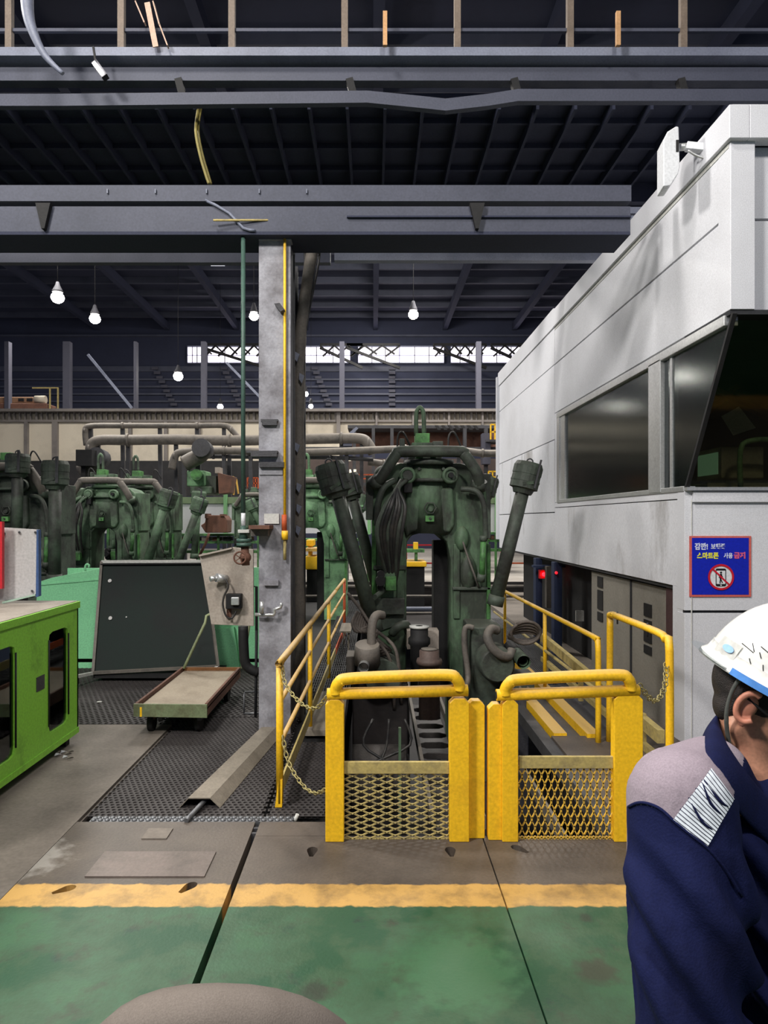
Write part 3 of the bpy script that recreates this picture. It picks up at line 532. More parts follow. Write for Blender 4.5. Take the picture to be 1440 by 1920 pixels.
# yellow machine seen between column and pale green machine
t = thing('yellow_machine', 'yellow stepped machine low between the duct and the pale green machine', 'machine', P(590, 1070, 15))
MB().pbox(572, 602, 1043, 1068, 15, .8).build('base', M['yellow'], t, bevel=.02); MB().pbox(575, 600, 1068, 1172, 15.1, .5).build('pedestal', M['black'], t); MB().pbox(574, 588, 1012, 1024, 15.2, .5).build('head', M['yellow'], t, bevel=.02); MB().pbox(572, 596, 1028, 1034, 14.9, .8).build('table', M['yellow_top'], t); MB().pbox(578, 584, 1024, 1043, 15.3, .3).build('neck', M['yellow'], t)
t = thing('yellow_carriage', 'yellow low carriage seen through the main machine arch', 'machine', P(785, 1065, 17)); MB().pbox(758, 800, 1053, 1063, 17, 1).build('base', M['yellow'], t, bevel=.02); MB().pbox(762, 796, 1063, 1149, 17.1, .5).build('pedestal', M['black'], t); MB().pbox(776, 784, 1017, 1030, 17.2, .3).build('head', M['yellow'], t); MB().pbox(762, 796, 1030, 1036, 17.1, .5).build('table', M['mbright'], t); MB().pbox(778, 783, 1030, 1054, 17.2, .2).build('neck', M['mbright'], t)
t = thing('pale_slab', 'pale floor cover plates beyond the trench, right of the main machine', 'cover', P(960, 1090, 17)); MB().prism([P(938, 1065, 17.2), P(1010, 1068, 17.2), P(1012, 1091, 17), P(940, 1087, 17)], (0, .05, 0)).build('slab', M['farfloor'], t)
bpy.data.objects.remove(t.children[0]); bpy.data.objects.remove(t)
tr = thing('trench_pipes', 'horizontal pipes crossing the dark trench behind the main machine', 'pipe', P(700, 1150, 14.3))
for (y, Y, r) in ((1100, 18.2, .05), (1142, 14.4, .05), (1150, 14.3, .03), (1118, 14.45, .03)): MB().tube([P(560, y, Y), P(1060, y, Y)], r, 8).build('pipe_run', M['pipe'] if y != 1142 else M['beamlight'], tr)
t = thing('crane_trolley', 'rusty brown crane trolley standing on the far girder at the left edge', 'trolley', P(40, 768, 26))
MB().pbox(-60, 88, 756, 767, 25.9, .8).build('frame', M['rust'], t, bevel=.03); MB().pbox(-30, 62, 744, 756, 26.1, .5).build('motor_deck', mat('trolley_brown', (140, 108, 84), .7, amt=.7), t, bevel=.04); MB().cyl(P(66, 749, 26.1), P(86, 749, 26.1), .14).build('drum', M['beige'], t)
for x in (8, 34, 50): MB().pbox(x, x+10, 747, 752, 26.05, .05).build('vent_opening', M['black'], t)
for x in (92, 107): MB().pbox(x, x+2, 728, 767, 26., .06).build('rail_post', M['dust_yellow'], t)
MB().pbox(60, 109, 726, 728, 26., .06).build('rail', M['dust_yellow'], t)
# ------------------------------------------------------------------ far high bay lamps
for i, (x, y, Y, e, l) in enumerate(((108, 558, 20, .16, 'brightest high bay lamp at the far left'), (178, 598, 22, .15, 'second bright high bay lamp right of the brightest one'), (334, 706, 28, .17, 'high bay lamp hanging low left of the column, beside the wide flare'), (476, 593, 22, .13, 'warm high bay lamp just left of the grey column'), (775, 590, 22, .14, 'warm high bay lamp right of the column above the machine hook'), (413, 763, 34, .13, 'small lamp on the girder line left of the column'), (573, 739, 34, .12, 'small far lamp right of the duct'), (583, 762, 34, .1, 'tiny far lamp on the girder line right of the duct'))):
    q = P(x, y, Y); t = thing('high_bay_lamp', l, 'lamp', q+Vector((0, 0, .3)), 'far high bay lamps')
    MB().lathe([(.04, .3), (.07, .2), (e*.9, .05), (e*.95, 0)], q+Vector((0, 0, e*.95)), n=14).build('housing', M['hazlamp'], t); MB().sph(q, e*1.15, e*1.15, e, 12, 8).build('lamp_glass', M['e_lamp'], t); MB().cyl(q+Vector((0, 0, .45)), Vector((q.x, q.y, 12.98 if i == 2 else 13.29)), .008, n=6).build('stem', M['black'], t)
t = thing('strip_lamp', 'thin glowing strip lamp under the beams left of the column', 'lamp', P(408, 495, 18)); MB().pbox(406, 407, 134, 490, 18.1, .02).build('stem', M['black'], t); MB().pbox(394, 420, 493, 496, 18, .1).build('lens', emit('strip_glow', (210, 215, 225), 1.5), t); MB().pbox(390, 424, 489, 493, 18, .2).build('housing', M['beam'], t)

# ------------------------------------------------------------------ rolling mill stands
def make_stand(cxpx, Y0, label, group, mats, heads, hook=True, arch=True, lower=False, sc=1.0, hose=True, base=1430, ref=7.0):
    k = ref/F*sc; cx = (cxpx-CX)*Y0/F
    def q(px, py, dy=0.): return Vector((cx+(px-805)*k, Y0+dy*sc, H+(CY-py)*k))
    body, dark, bright = (M[m] for m in mats)
    t = thing('mill_stand', label, 'machine', q(805, base), group)
    B = lambda n, x0, x1, y0, y1, dy, d, m, bev=.008, mb=None: (mb or MB()).box(q(x0, 0).x, q(x1, 0).x, Y0+dy*sc, Y0+(dy+d)*sc, q(0, y1).z, q(0, y0).z).build(n, m, t, bevel=bev)
    out = [(700, base), (697, 915), (708, 893), (728, 878), (750, 868), (862, 868), (888, 876), (905, 892), (912, 915), (922, base), (846, base), (845, 1050), (838, 1016), (822, 1002), (790, 999), (772, 1004), (763, 1016), (760, base)]
    MB().prism([q(*p) for p in out], (0, .6*sc, 0)).build('housing', body, t, bevel=.015)
    if arch: MB().prism([q(*p, -.06) for p in ((762, 915), (849, 915), (852, 985), (842, 1000), (822, 996), (790, 994), (770, 998), (762, 1008), (757, 985))], (0, .1, 0)).build('front_saddle', body, t, bevel=.03)
    MB().cyl(q(806, 1000, .16), q(806, 868, .16), 48*k, 44*k, 24).build('saddle_drum', body, t)
    MB().cyl(q(806, 872, .1), q(806, 862, .1), 47*k, n=24).cyl(q(806, 898, .1), q(806, 904, .1), 47*k, n=24).cyl(q(800, 862, .2), q(800, 846, .2), 33*k).build('drum_collar', dark, t)
    B('side_plate', 686, 700, 892, 975, -.05, .5, dark); B('side_plate', 896, 921, 888, 1010, .02, .5, dark)
    B('guide_strip', 697, 705, 975, 1152, -.03, .05, bright); B('guide_strip', 850, 862, 1020, 1160, -.02, .04, body); B('wear_strip', 744, 758, 1010, 1150, -.03, .05, body); B('guide_strip', 912, 919, 1020, 1200, -.04, .06, bright)
    B('inner_liner', 818, 846, 1015, 1310, .3, .25, M['black'])
    B('tie_plate', 700, 762, 1060, 1068, -.05, .06, dark); B('tie_plate', 848, 922, 1100, 1106, -.04, .05, dark)
    MB().prism([q(*p, -.03) for p in ((700, 1160), (760, 1150), (760, 1165), (705, 1185))], (0, .05, 0)).build('foot_web', dark, t)
    for x in (770, 785, 830, 842): MB().cyl(q(x, 880, -.08), q(x, 880, .05), 3*k, n=6).build('bolt', dark, t)
    # pipe arch
    MB().tube([q(700, 908, -.1), q(712, 900, -.16), q(724, 882, -.18), (q(742, 855, -.18)), q(754, 850, -.18), q(855, 850, -.18), q(866, 855, -.18), q(884, 880, -.18), q(893, 898, -.16), q(895, 915, -.1)], 10.5*k, 14, 4).build('pipe_arch', dark if lower else M['pipe'], t)
    MB().cyl(q(700, 909, -.1), q(710, 901, -.14), 14*k).cyl(q(896, 903, -.12), q(895, 918, -.08), 14*k).build('arch_flange', dark, t)
    for x in (718, 872): MB().sph(q(x, 888, .2), 17*k, 17*k, 18*k).build('shoulder_drum', body, t)
    for i, x in enumerate((763, 842)):
        f = MB().lathe([(15.5*k, 0), (15.5*k, 9*k), (13*k, 11*k), (10*k, 11*k), (10*k, 8*k)], q(x, 893, -.09), (0, -1, 0), 22).build('round_flange', body, t)
        MB().cyl(q(x, 893, -.12), q(x, 893, -.19 if i else -.16), (5 if i else 9)*k).build('flange_hub', M['black'] if i else dark, f)
        MB().cyl(q(x, 893, -.1), q(x, 893, .05), 11*k).build('flange_stub', dark, t)
    # top
    B('pedestal', 772, 812, 830, 848, -.02, .3, body); B('pedestal', 779, 806, 812, 832, .0, .2, bright); B('pedestal', 812, 832, 826, 846, .05, .2, dark)
    MB().cyl(q(785, 866, -.06), q(785, 852, -.06), 7*k).cyl(q(812, 866, -.06), q(812, 852, -.06), 6*k).build('top_fitting', bright, t)
    if hook: MB().tube([q(781, 816, .06), q(781, 776, .06), q(784, 766, .06), q(788, 762, .06), q(792, 766, .06), q(795, 776, .06), q(796, 816, .06)], 4.2*k, 8, 3).build('lifting_loop', body, t)
    for s in (0, 1):
        x = 746 if not s else 843
        MB().tube([q(x, 846, .1), q(x, 820, .1), q(x+5, 808, .1), q(x+12, 810, .1), q(x+20, 825, .12), q(x+26, 838, .14)], 2*k, 6, 3).build('looped_hose', M['hose'], t)
    B('valve_box', 750, 760, 820, 836, .1, .1, dark)
    # emblem, plate
    e = [q(805+11*math.cos(a), 953+11*math.sin(a), -.115) for a in [math.pi*i/3 for i in range(7)]]
    MB().tube([v+Vector((0, -.06*0, 0)) for v in e], 1.4*k, 6, caps=False).build('hexagon_lug', dark, t); MB().cyl(q(805, 955, -.08), q(805, 955, -.14), 4.5*k).build('plug', body, t)
    B('name_plate', 796, 812, 967, 978, -.135, .05, bright, .002)
    MB().cyl(q(804, 972, -.12), q(804, 972, -.15), 2*k).build('bolt', dark, t)
    if hose:
        for i in range(8):
            x0 = 752+i*1.5; s = (i-3.5)
            MB().tube([q(x0, 902, -.16), q(746-i*.5+s, 918, -.22), q(722+i*5, 950, -.28-.02*(i % 3)), q(707+i*6.5, 990, -.3), q(712+i*5, 1030, -.24), q(722+i*3.2, 1068, -.15), q(726+i*2, 1095, -.08)], (3.4 if i % 2 else 4.2)*k, 8, 4).build('hydraulic_hose', M['hose'] if i % 3 else dark, t)
        MB().tube([q(740, 902, -.1), q(720, 915, -.15), q(709, 945, -.15), q(707, 985, -.1)], 6*k, 8, 4).build('bent_pipe', dark, t)
        B('hose_manifold', 756, 772, 905, 925, -.14, .1, M['black'])
    MB().tube([q(862, 918, -.1), q(884, 920, -.14), q(896, 930, -.16), q(903, 950, -.16), q(906, 985, -.14), q(907, 1010, -.12)], 5*k, 10, 4).build('bent_pipe', dark, t)
    MB().cyl(q(900, 1078, -.12), q(903, 1012, -.12), 5.5*k).build('side_cylinder', bright, t); MB().cyl(q(903, 1014, -.12), q(903, 1004, -.12), 7*k).build('cylinder_cap', dark, t); MB().cyl(q(898, 1088, -.1), q(900, 1074, -.12), 8*k).build('cylinder_cap', dark, t)
    MB().tube([q(862, 1000, -.05), q(874, 1040, -.08), q(888, 1080, -.1), q(896, 1100, -.05)], 2*k, 6, 4).build('thin_hose', M['pipe'], t)
    MB().sph(q(866, 1010, 0), 14*k, 14*k, 24*k).build('gear_bulge', body, t); MB().sph(q(878, 1075, 0), 16*k, 12*k, 34*k).build('gear_bulge', body, t)
    # left leg fittings
    B('valve_block', 707, 740, 1070, 1098, -.16, .16, body); B('valve_block', 722, 742, 1078, 1104, -.2, .1, bright)
    MB().cyl(q(713, 1085, -.3), q(713, 1085, -.1), 9*k).cyl(q(714, 1074, -.26), q(714, 1074, -.1), 7*k).cyl(q(713, 1097, -.24), q(713, 1097, -.1), 6*k).build('solenoid', M['black'], t)
    MB().cyl(q(703, 1112, -.34), q(722, 1104, -.1), 4.5*k).build('stub_pipe', dark, t)
    for x in (724, 734): MB().cyl(q(x, 1068, -.1), q(x, 1040, -.1), 4*k).build('hose_fitting', dark, t)
    B('toe_block', 700, 758, 1120, 1150, -.1, .1, dark)
    # leaning cylinders: (head px, py, foot px, py, dy, scale, head height)
    for (hx, hy, fx, fy, dy, s, hh) in heads:
        a = q(fx, fy, dy); b = q(hx, hy, dy); u = (b-a).normalized(); sd = Vector((u.z, 0, -u.x))
        MB().cyl(a, b, 12.5*k*s, n=14).build('cylinder_tube', dark, t)
        r = 26*k*s; h0 = b-u*hh*.5*k*s
        hd = MB().lathe([(17*k*s, -10*k*s), (20*k*s, -2*k*s), (r, 0), (r, 12*k*s), (r*1.03, 12*k*s), (r*1.03, 15*k*s), (r, 15*k*s), (r, 26*k*s), (r*1.03, 26*k*s), (r*1.03, hh*.85*k*s), (r*.9, hh*k*s)], h0, u, 22, smooth=False).build('cylinder_head', dark, t)
        tp = h0+u*hh*k*s
        MB().tube([tp-sd*5*k*s, tp-sd*5*k*s+u*5*k*s, tp+u*8*k*s, tp+sd*5*k*s+u*5*k*s, tp+sd*5*k*s], 1.4*k*s, 6, 3).build('eyelet', M['cdark'], hd)
        MB().bar(h0+sd*r*.55+u*2*k*s+Vector((0, -r*.95, 0)), tp+sd*r*.55+u*7*k*s+Vector((0, -r*.95, 0)), 5*k*s, 3*k*s).build('clamp_bar', M['cdark'], hd)
        MB().bar(h0+Vector((0, -r*.9, 0))+u*6*k*s-sd*r*.3, h0+Vector((0, -r*.9, 0))+u*12*k*s+sd*r*.4, 6*k*s, 6*k*s).build('cover_plate', body, hd)
        MB().cyl(a-u*3*k*s, a+u*16*k*s, 15*k*s).build('clevis', dark, t)
    if lower:
        # left knuckle
        MB().lathe([(30*k, 0), (30*k, .25), (34*k, .25), (34*k, .32), (26*k, .34), (26*k, .9)], q(716, 1240, -.75), (0, 1, 0), 20).build('hub_drum', dark, t)
        for i in range(7): MB().tube([q(672+i*3, 1135+i*2, -.5), q(664+i*4, 1150+i*3, -.62), q(672+i*6, 1165, -.66), q(690+i*2, 1158+i*4, -.62), q(700+i*5, 1180+i*3, -.6), q(678+i*3, 1190+i*4, -.55)], 2.8*k, 7, 4).build('tangled_hose', M['dhose'], t)
        MB().tube([q(655, 1105, -.4), q(676, 1128, -.5), q(700, 1160, -.6), q(732, 1185, -.68), q(742, 1215, -.7), q(748, 1290, -.6)], 3*k, 7, 4).build('long_hose', M['dhose'], t)
        MB().tube([q(690, 1170, -.6), q(715, 1190, -.68), q(730, 1220, -.7), q(736, 1300, -.6)], 3*k, 7, 4).build('long_hose', M['dhose'], t)
        MB().tube([q(716, 1136, -.7), q(706, 1134, -.76), q(699, 1145, -.8), q(697, 1175, -.82), q(701, 1205, -.8), q(708, 1218, -.7)], 7.5*k, 12, 4).build('thick_elbow', M['pipe'], t)
        op = MB(); op.lathe([(8.5*k, 0), (8.5*k, .3), (6.5*k, .3), (6.5*k, .05)], q(684, 1213, -.98)+Vector((0, .0, 0)), (.1, 1, .12), 16, caps=False); op.build('open_pipe_end', M['steel'], t); MB().cyl(q(685, 1211, -.8), q(692, 1200, -.4), 9*k).cyl(q(684, 1213, -.86), q(684, 1213, -.84), 6*k).build('pipe_body', M['black'], t)
        MB().cyl(q(690, 1180, -.85), q(690, 1212, -.8), 20*k, 22*k).build('clamp_body', M['pipe'], t); MB().box(q(654, 0).x, q(668, 0).x, Y0-.7, Y0-.4, q(0, 1240).z, q(0, 1205).z).build('valve_block', M['pipe'], t, bevel=.01)
        MB().box(q(664, 0).x, q(760, 0).x, Y0-.6, Y0-.1, q(0, base).z, q(0, 1255).z).build('pedestal_foot', M['pit'], t, bevel=.02)
        MB().tube([q(735, 1185, -.1), q(744, 1172, -.15), q(760, 1168, -.1), q(766, 1185, 0)], 8*k, 10, 3).build('thick_elbow', dark, t)
        # right knuckle
        MB().lathe([(26*k, 0), (30*k, .04), (30*k, .5), (34*k, .5), (34*k, .8)], q(905, 1215, -.85), (0, 1, 0), 20).build('hub_drum', dark, t)
        MB().tube([q(908, 1160, -.75), q(896, 1156, -.8), q(888, 1166, -.85), q(893, 1182, -.88), q(908, 1196, -.88), q(924, 1200, -.84), q(930, 1190, -.8)], 7.5*k, 12, 4).build('thick_elbow', M['pipe'], t)
        for i in range(5):
            MB().tube([q(948+24*math.cos(a)+i*.5, 1168+(8+i*3)*math.sin(a)-i*2, -.8-.02*i+.05*math.sin(a)) for a in [2*math.pi*j/16+i for j in range(17)]], 2.6*k, 7, 1).build('coiled_hose', M['dhose'], t)
        MB().lathe([(11*k, 0), (11*k, .3), (8*k, .3), (8*k, .04)], q(942, 1204, -1.0), (0, 1, .05), 18, caps=False).build('open_pipe_end', M['mold'], t); MB().cyl(q(942, 1203, -.78), q(942, 1200, -.4), 12*k).build('pipe_body', M['black'], t)
        MB().box(q(922, 0).x, q(968, 0).x, Y0-.8, Y0-.55, q(0, 1262).z, q(0, 1232).z).build('valve_block', dark, t, bevel=.01)
        for i in range(6): MB().cyl(q(930+(i % 3)*13, 1240+(i//3)*13, -.84), q(930+(i % 3)*13, 1240+(i//3)*13, -.8), 2.4*k, n=6).build('bolt', M['pipe'], t)
        MB().box(q(930, 0).x, q(960, 0).x, Y0-.75, Y0-.3, q(0, base+40).z, q(0, 1262).z).build('pedestal_foot', M['cdark'], t, bevel=.01)
        MB().box(q(868, 0).x, q(925, 0).x, Y0-.55, Y0+.1, q(0, base).z, q(0, 1160).z).build('pedestal_foot', dark, t, bevel=.02)
        MB().tube([q(872, 1160, -.6), q(858, 1160, -.6), q(856, 1190, -.6), q(862, 1240, -.62), q(855, 1256, -.7), q(838, 1254, -.75), q(832, 1240, -.75), q(840, 1236, -.7)], 5*k, 9, 4).build('bent_pipe', M['pipe'], t)
    return t
g_ = 'mill stands'
make_stand(805, 7.0, 'largest dark green mill stand, nearest, behind the yellow gates with hydraulic hoses', g_, ('mgreen', 'mdark', 'mbright'),
    [(628, 900, 702, 1170, -.35, 1.05, 50), (652, 905, 712, 1130, .45, .9, 48), (983, 893, 925, 1130, -.1, 1.0, 48), (935, 905, 898, 1050, .7, .8, 48), (660, 935, 640, 1060, 3.2, .9, 48)][:4], lower=True)
make_stand(584, 12.0, 'pale green mill stand half hidden behind the lagged duct right of the column', g_, ('mlight', 'mgreen', 'mbright'),
    [(965, 915, 900, 1130, .1, 1.0, 48)])
make_stand(196, 12.0, 'old green mill stand behind the dark screen, with arch opening', g_, ('mold', 'mold', 'mbright'),
    [(1008, 905, 930, 1150, 0, 1.15, 46), (1095, 925, 1000, 1190, .3, 1.0, 46), (620, 1000, 660, 1200, .5, .8, 40)])
make_stand(20, 9.0, 'dark old mill stand at the left edge above the grey board', g_, ('mdark', 'mdark', 'mbright'),
    [(938, 865, 936, 1120, -.3, 1.15, 48), (860, 845, 858, 1010, -.4, 1.0, 44)], hook=False)
make_stand(262, 14.2, 'hindmost green mill stand with a tall lifting loop, left of the rack', g_, ('mold', 'mold', 'mbright'),
    [(1000, 900, 985, 1100, 0, .9, 46)], sc=1.15, hose=False)
make_stand(480, 13.0, 'green mill stand mostly hidden behind the grey column', g_, ('mold', 'mold', 'mgreen'), [(790, 900, 840, 1010, -.3, 1.1, 46)], hook=False, arch=False, hose=False, sc=.7)
# ------------------------------------------------------------------ things in the pit
t = thing('black_spool', 'black spool with a pale ring top standing inside the main stand arch', 'spool', P(786, 1250, 6.6))
MB().lathe([(.085, -.2), (.085, .2), (.105, .22), (.105, .27), (.085, .29), (.085, .37)], P(786, 1250, 6.6), n=20).build('body', M['black'], t); MB().lathe([(.035, 0), (.095, 0), (.095, .02), (.035, .02)], P(786, 1177, 6.6), n=20, caps=False).build('ring_top', M['offwhite'], t, 'pale ring top')
MB().box(P(762, 0, 6.9).x, P(820, 0, 6.9).x, 6.75, 6.95, P(0, 1212, 6.9).z, P(0, 1178, 6.9).z).build('back_plate', M['plate'], t)
MB().bar(P(786, 1255, 6.6), P(786, 1255, 6.6)+Vector((0, .6, 0)), .1).build('carrier_arm', M['black'], t)
t = thing('flanged_roll', 'brown flanged round roll end below the black spool', 'roll', P(806, 1300, 5.9))
MB().lathe([(.09, -.25), (.09, .2), (.105, .2), (.112, .225), (.105, .25), (.085, .255), (.085, .32), (.075, .325), (.03, .325)], P(805, 1290, 5.9), n=22).build('roll_body', mat('roll_brown', (92, 76, 70), .6, dirt=(54, 46, 44), amt=.8), t); MB().lathe([(.07, 0), (.07, .01), (.03, .01)], P(805, 1218, 5.9), n=20).build('top_disc', M['pipe'], t)
MB().bar(P(805, 1318, 5.9), P(805, 1318, 5.9)+Vector((0, 1.2, 0)), .12).build('carrier_arm', M['pit'], t)
t = thing('pit_conveyor', 'chain conveyor of pale links in the pit behind the left yellow gate', 'conveyor', (.6, 6.8, -1.45))
for (a, b) in (((.44, 5.2, -.58), (.44, 9.2, -.5)), ((.83, 5.2, -.62), (.83, 9.2, -.6))):
    MB().bar(a, b, .03, .1).build('guide_rail', M['pipe'], t)
    MB().box(a[0]-.02, a[0]+.02, 5.5, 5.55, -1.45, -.62).box(a[0]-.02, a[0]+.02, 8.8, 8.85, -1.45, -.62).build('support', M['pit'], t)
for i in range(11):
    y = 5.3+i*.33; z = -.66
    lk = MB(); c = Vector((.63, y, z))
    lk.prism([c+Vector(v) for v in ((-.16, -.13, 0), (-.09, -.07, 0), (.09, -.07, 0), (.16, -.13, 0), (.16, .13, 0), (.09, .07, 0), (-.09, .07, 0), (-.16, .13, 0))], (0, 0, -.07)).build('chain_link', M['pitmetal'], t, bevel=.01)
t = thing('drive_motor', 'dark horizontal drum motor low in the pit behind the left yellow gate', 'motor', (0, 6.0, -1.45))
MB().cyl((-.18, 6.05, -.62), (.28, 6.05, -.62), .3, n=24).build('drum', M['pitmetal'], t); MB().cyl((.28, 6.05, -.62), (.31, 6.05, -.62), .22).build('end_cover', M['pit'], t); MB().box(-.2, .28, 5.8, 6.3, -1.45, -.8).build('base', M['pit'], t)
for i in range(3): MB().tube([(.0+i*.13, 5.75, -.0), (-.08+i*.19, 5.7, -.2), (.13-i*.07, 5.65, -.36), (.0+i*.12, 5.7, -.6)], .012, 6, 4).build('motor_cable', M['hose'], t)
MB().box(.2, .22, 5.5, 5.53, -1.45, 0).build('support', M['mgreen'], t)
t = thing('pit_beams', 'grey steel beams running back over the pit behind the right yellow gate', 'beam', (1.3, 5, -1.45))
MB().bar((1.16, 3.7, -.3), (1.16, 7.5, -.3), .02, .1).build('thin_beam', M['pipe'], t); MB().box(1.27, 1.36, 3.65, 9, -.12, -.02).build('wide_beam', M['grating'], t)
for y in (4.5, 7.0): MB().box(1.13, 1.33, y, y+.08, -.42, -.36).box(1.22, 1.3, y, y+.08, -1.45, -.36).build('cross_support', M['pit'], t)
t = thing('yellow_kerbs', 'two yellow painted kerb beams running back beside the right handrail', 'kerb', (1.5, 5, 0))
MB().box(1.38, 1.48, 5.3, 9, -.08, .02).build('kerb', M['yellow'], t); MB().box(1.62, 1.72, 5.25, 9, -.08, .03).build('kerb', M['yellow'], t); MB().box(1.48, 1.62, 5.3, 14, -.14, -.04).build('kerb_base', M['grating'], t)
struct(MB().box(1.36, 2.4, 5.3, 14.5, -.16, -.1), 'floor_side_walkway', M['cdark'])
t = thing('side_grating', 'dark tread grating beyond the right handrail under the cabin', 'grating', (2, 8, -.1))
for i in range(28): MB().box(1.74+i*.024-.0, 1.752+i*.024, 7.4, 12, -.1, -.05).build('bar', M['grating'], t)
# ------------------------------------------------------------------ control cabin
CW = M['cabin']; X0 = 2.29
cbn = thing('control_cabin', 'large white panelled control cabin with slanted front windows at right', 'cabin', (X0, 5.1, 0))
def sp(y0, y1, z0, z1, m=CW, x=X0, th=.06, name='wall_panel'): return MB().box(x, x+th, y0, y1, z0, z1).build(name, m, cbn, bevel=.003)
for (z0, z1) in ((1.15, 1.74), (1.752, 2.66), (2.672, 3.61), (3.622, 4.08)): sp(8.77, 12.6, z0, z1, M['cabin_dirty'] if z0 < 2 else CW)
sp(4.45, 8.75, 3.0, 3.605); sp(4.45, 8.75, 3.62, 4.08); sp(5.1, 8.75, 1.15, 1.80, M['cabin_dirty']); sp(5.1, 8.75, 1.808, 1.865)
sp(8.6, 8.75, 1.87, 2.99)
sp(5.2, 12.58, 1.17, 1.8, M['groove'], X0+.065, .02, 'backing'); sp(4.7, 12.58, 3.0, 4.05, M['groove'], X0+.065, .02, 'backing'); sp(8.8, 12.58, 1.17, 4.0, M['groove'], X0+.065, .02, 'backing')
# roof fascia
MB().box(X0-.03, X0+.1, 4.40, 8.76, 4.075, 4.29).build('roof_fascia', CW, cbn, bevel=.006); MB().box(X0-.015, X0+.1, 8.77, 12.66, 4.085, 4.33).build('roof_fascia', CW, cbn, bevel=.006)
MB().box(X0+.1, 5.6, 4.40, 4.5, 4.075, 4.29).build('roof_fascia', CW, cbn, bevel=.006); MB().box(X0, 5.6, 4.42, 12.66, 4.26, 4.30).build('roof_sheet', CW, cbn)
MB().box(X0-.005, X0+.02, 4.46, 8.75, 4.045, 4.075).build('shadow_trim', M['offwhite'], cbn)
MB().box(X0-.05, X0+.06, 12.6, 12.68, 1.3, 4.25).build('end_trim', CW, cbn)
# front upper: pillar and recessed panels
MB().box(X0-.002, X0+.155, 4.44, 4.6, 3.0, 4.08).build('corner_pillar', CW, cbn, bevel=.004)
MB().box(X0+.155, 5.6, 4.52, 4.6, 3.0, 3.6).build('front_panel', CW, cbn, bevel=.003); MB().box(X0+.155, 5.6, 4.52, 4.6, 3.615, 4.08).build('front_panel', CW, cbn, bevel=.003)
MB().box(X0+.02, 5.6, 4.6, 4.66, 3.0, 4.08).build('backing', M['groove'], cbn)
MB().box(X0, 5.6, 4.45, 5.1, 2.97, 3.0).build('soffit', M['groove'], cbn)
# lower front wall
MB().box(X0-.003, 5.6, 5.095, 5.22, 0, .965).build('front_panel', CW, cbn, bevel=.003); MB().box(X0-.003, 5.6, 5.095, 5.22, .985, 1.865).build('front_panel', CW, cbn, bevel=.003); MB().box(X0, 5.6, 5.115, 5.2, .96, .99).build('joint_strip', M['groove'], cbn)
MB().box(X0+.045, X0+.05, 5.088, 5.1, 0, 1.8).build('corner_seam', M['offwhite'], cbn)
MB().box(X0+.05, 5.6, 5.07, 5.1, 1.78, 1.86).build('sill_trim', CW, cbn, bevel=.004); MB().box(X0-.004, 5.6, 5.05, 5.2, 1.865, 1.89).build('sill_cap', M['steel'], cbn)
MB().box(X0-.001, X0+.03, 5.13, 5.3, 0, 1.15).build('wall_return', CW, cbn)
# floor slab and interior
MB().box(X0+.02, 5.6, 5.2, 12.6, 1.12, 1.2).build('floor_slab', M['cdark'], cbn); MB().box(5.5, 5.6, 4.6, 12.6, 1.2, 4.1).build('inner_wall', M['interior'], cbn); MB().box(X0+.1, 5.5, 9.4, 9.5, 1.2, 4.1).build('inner_wall', M['interior'], cbn); MB().box(X0+.1, 5.5, 4.62, 9.4, 3.02, 3.06).build('inner_ceiling', M['interior'], cbn)
# window frames
def sl(z): return 5.1+(4.42-5.1)*(z-1.87)/(2.97-1.87)
z0, z1 = 1.87, 2.93
fr = M['steel']
MB().box(X0-.015, X0+.08, 4.5, 8.62, z1-.02, z1+.05).build('window_head', fr, cbn, bevel=.006); MB().box(X0-.01, X0+.08, 5.1, 8.62, z0-.01, z0+.03).build('window_sill', fr, cbn, bevel=.004)
MB().box(X0-.012, X0+.08, 8.5, 8.62, z0, z1).build('window_jamb', fr, cbn, bevel=.004); MB().box(X0-.015, X0+.08, 5.5, 5.74, z0, z1).build('mullion', fr, cbn, bevel=.004); MB().box(X0+.01, X0+.08, 5.34, 5.38, z0, z1).build('mullion', fr, cbn)
MB().box(X0+.0, X0+.06, 8.3, 8.5, z0+.02, z1-.02).build('window_stile', fr, cbn); 
MB().prism([(X0+.02, 5.74, z0+.03), (X0+.02, 8.32, z0+.03), (X0+.02, 8.32, z1-.02), (X0+.02, 5.74, z1-.02)], (.008, 0, 0)).build('pane', M['glass'], cbn)
MB().prism([(X0+.02, 5.5, z0+.03), (X0+.02, sl(z0+.03)+.02, z0+.03), (X0+.02, sl(z1)+.02, z1-.02), (X0+.02, 5.5, z1-.02)], (.008, 0, 0)).build('pane', M['glass'], cbn)
MB().prism([(X0+.03, sl(z0), z0+.03), (5.5, sl(z0), z0+.03), (5.5, sl(z1), z1), (X0+.03, sl(z1), z1)], (0, .008, 0)).build('slanted_pane', M['glass2'], cbn)
MB().bar((X0+.012, sl(z0), z0), (X0+.012, sl(2.97), 2.97), .022, .03, (1, 0, 0)).build('corner_seal', M['black'], cbn)
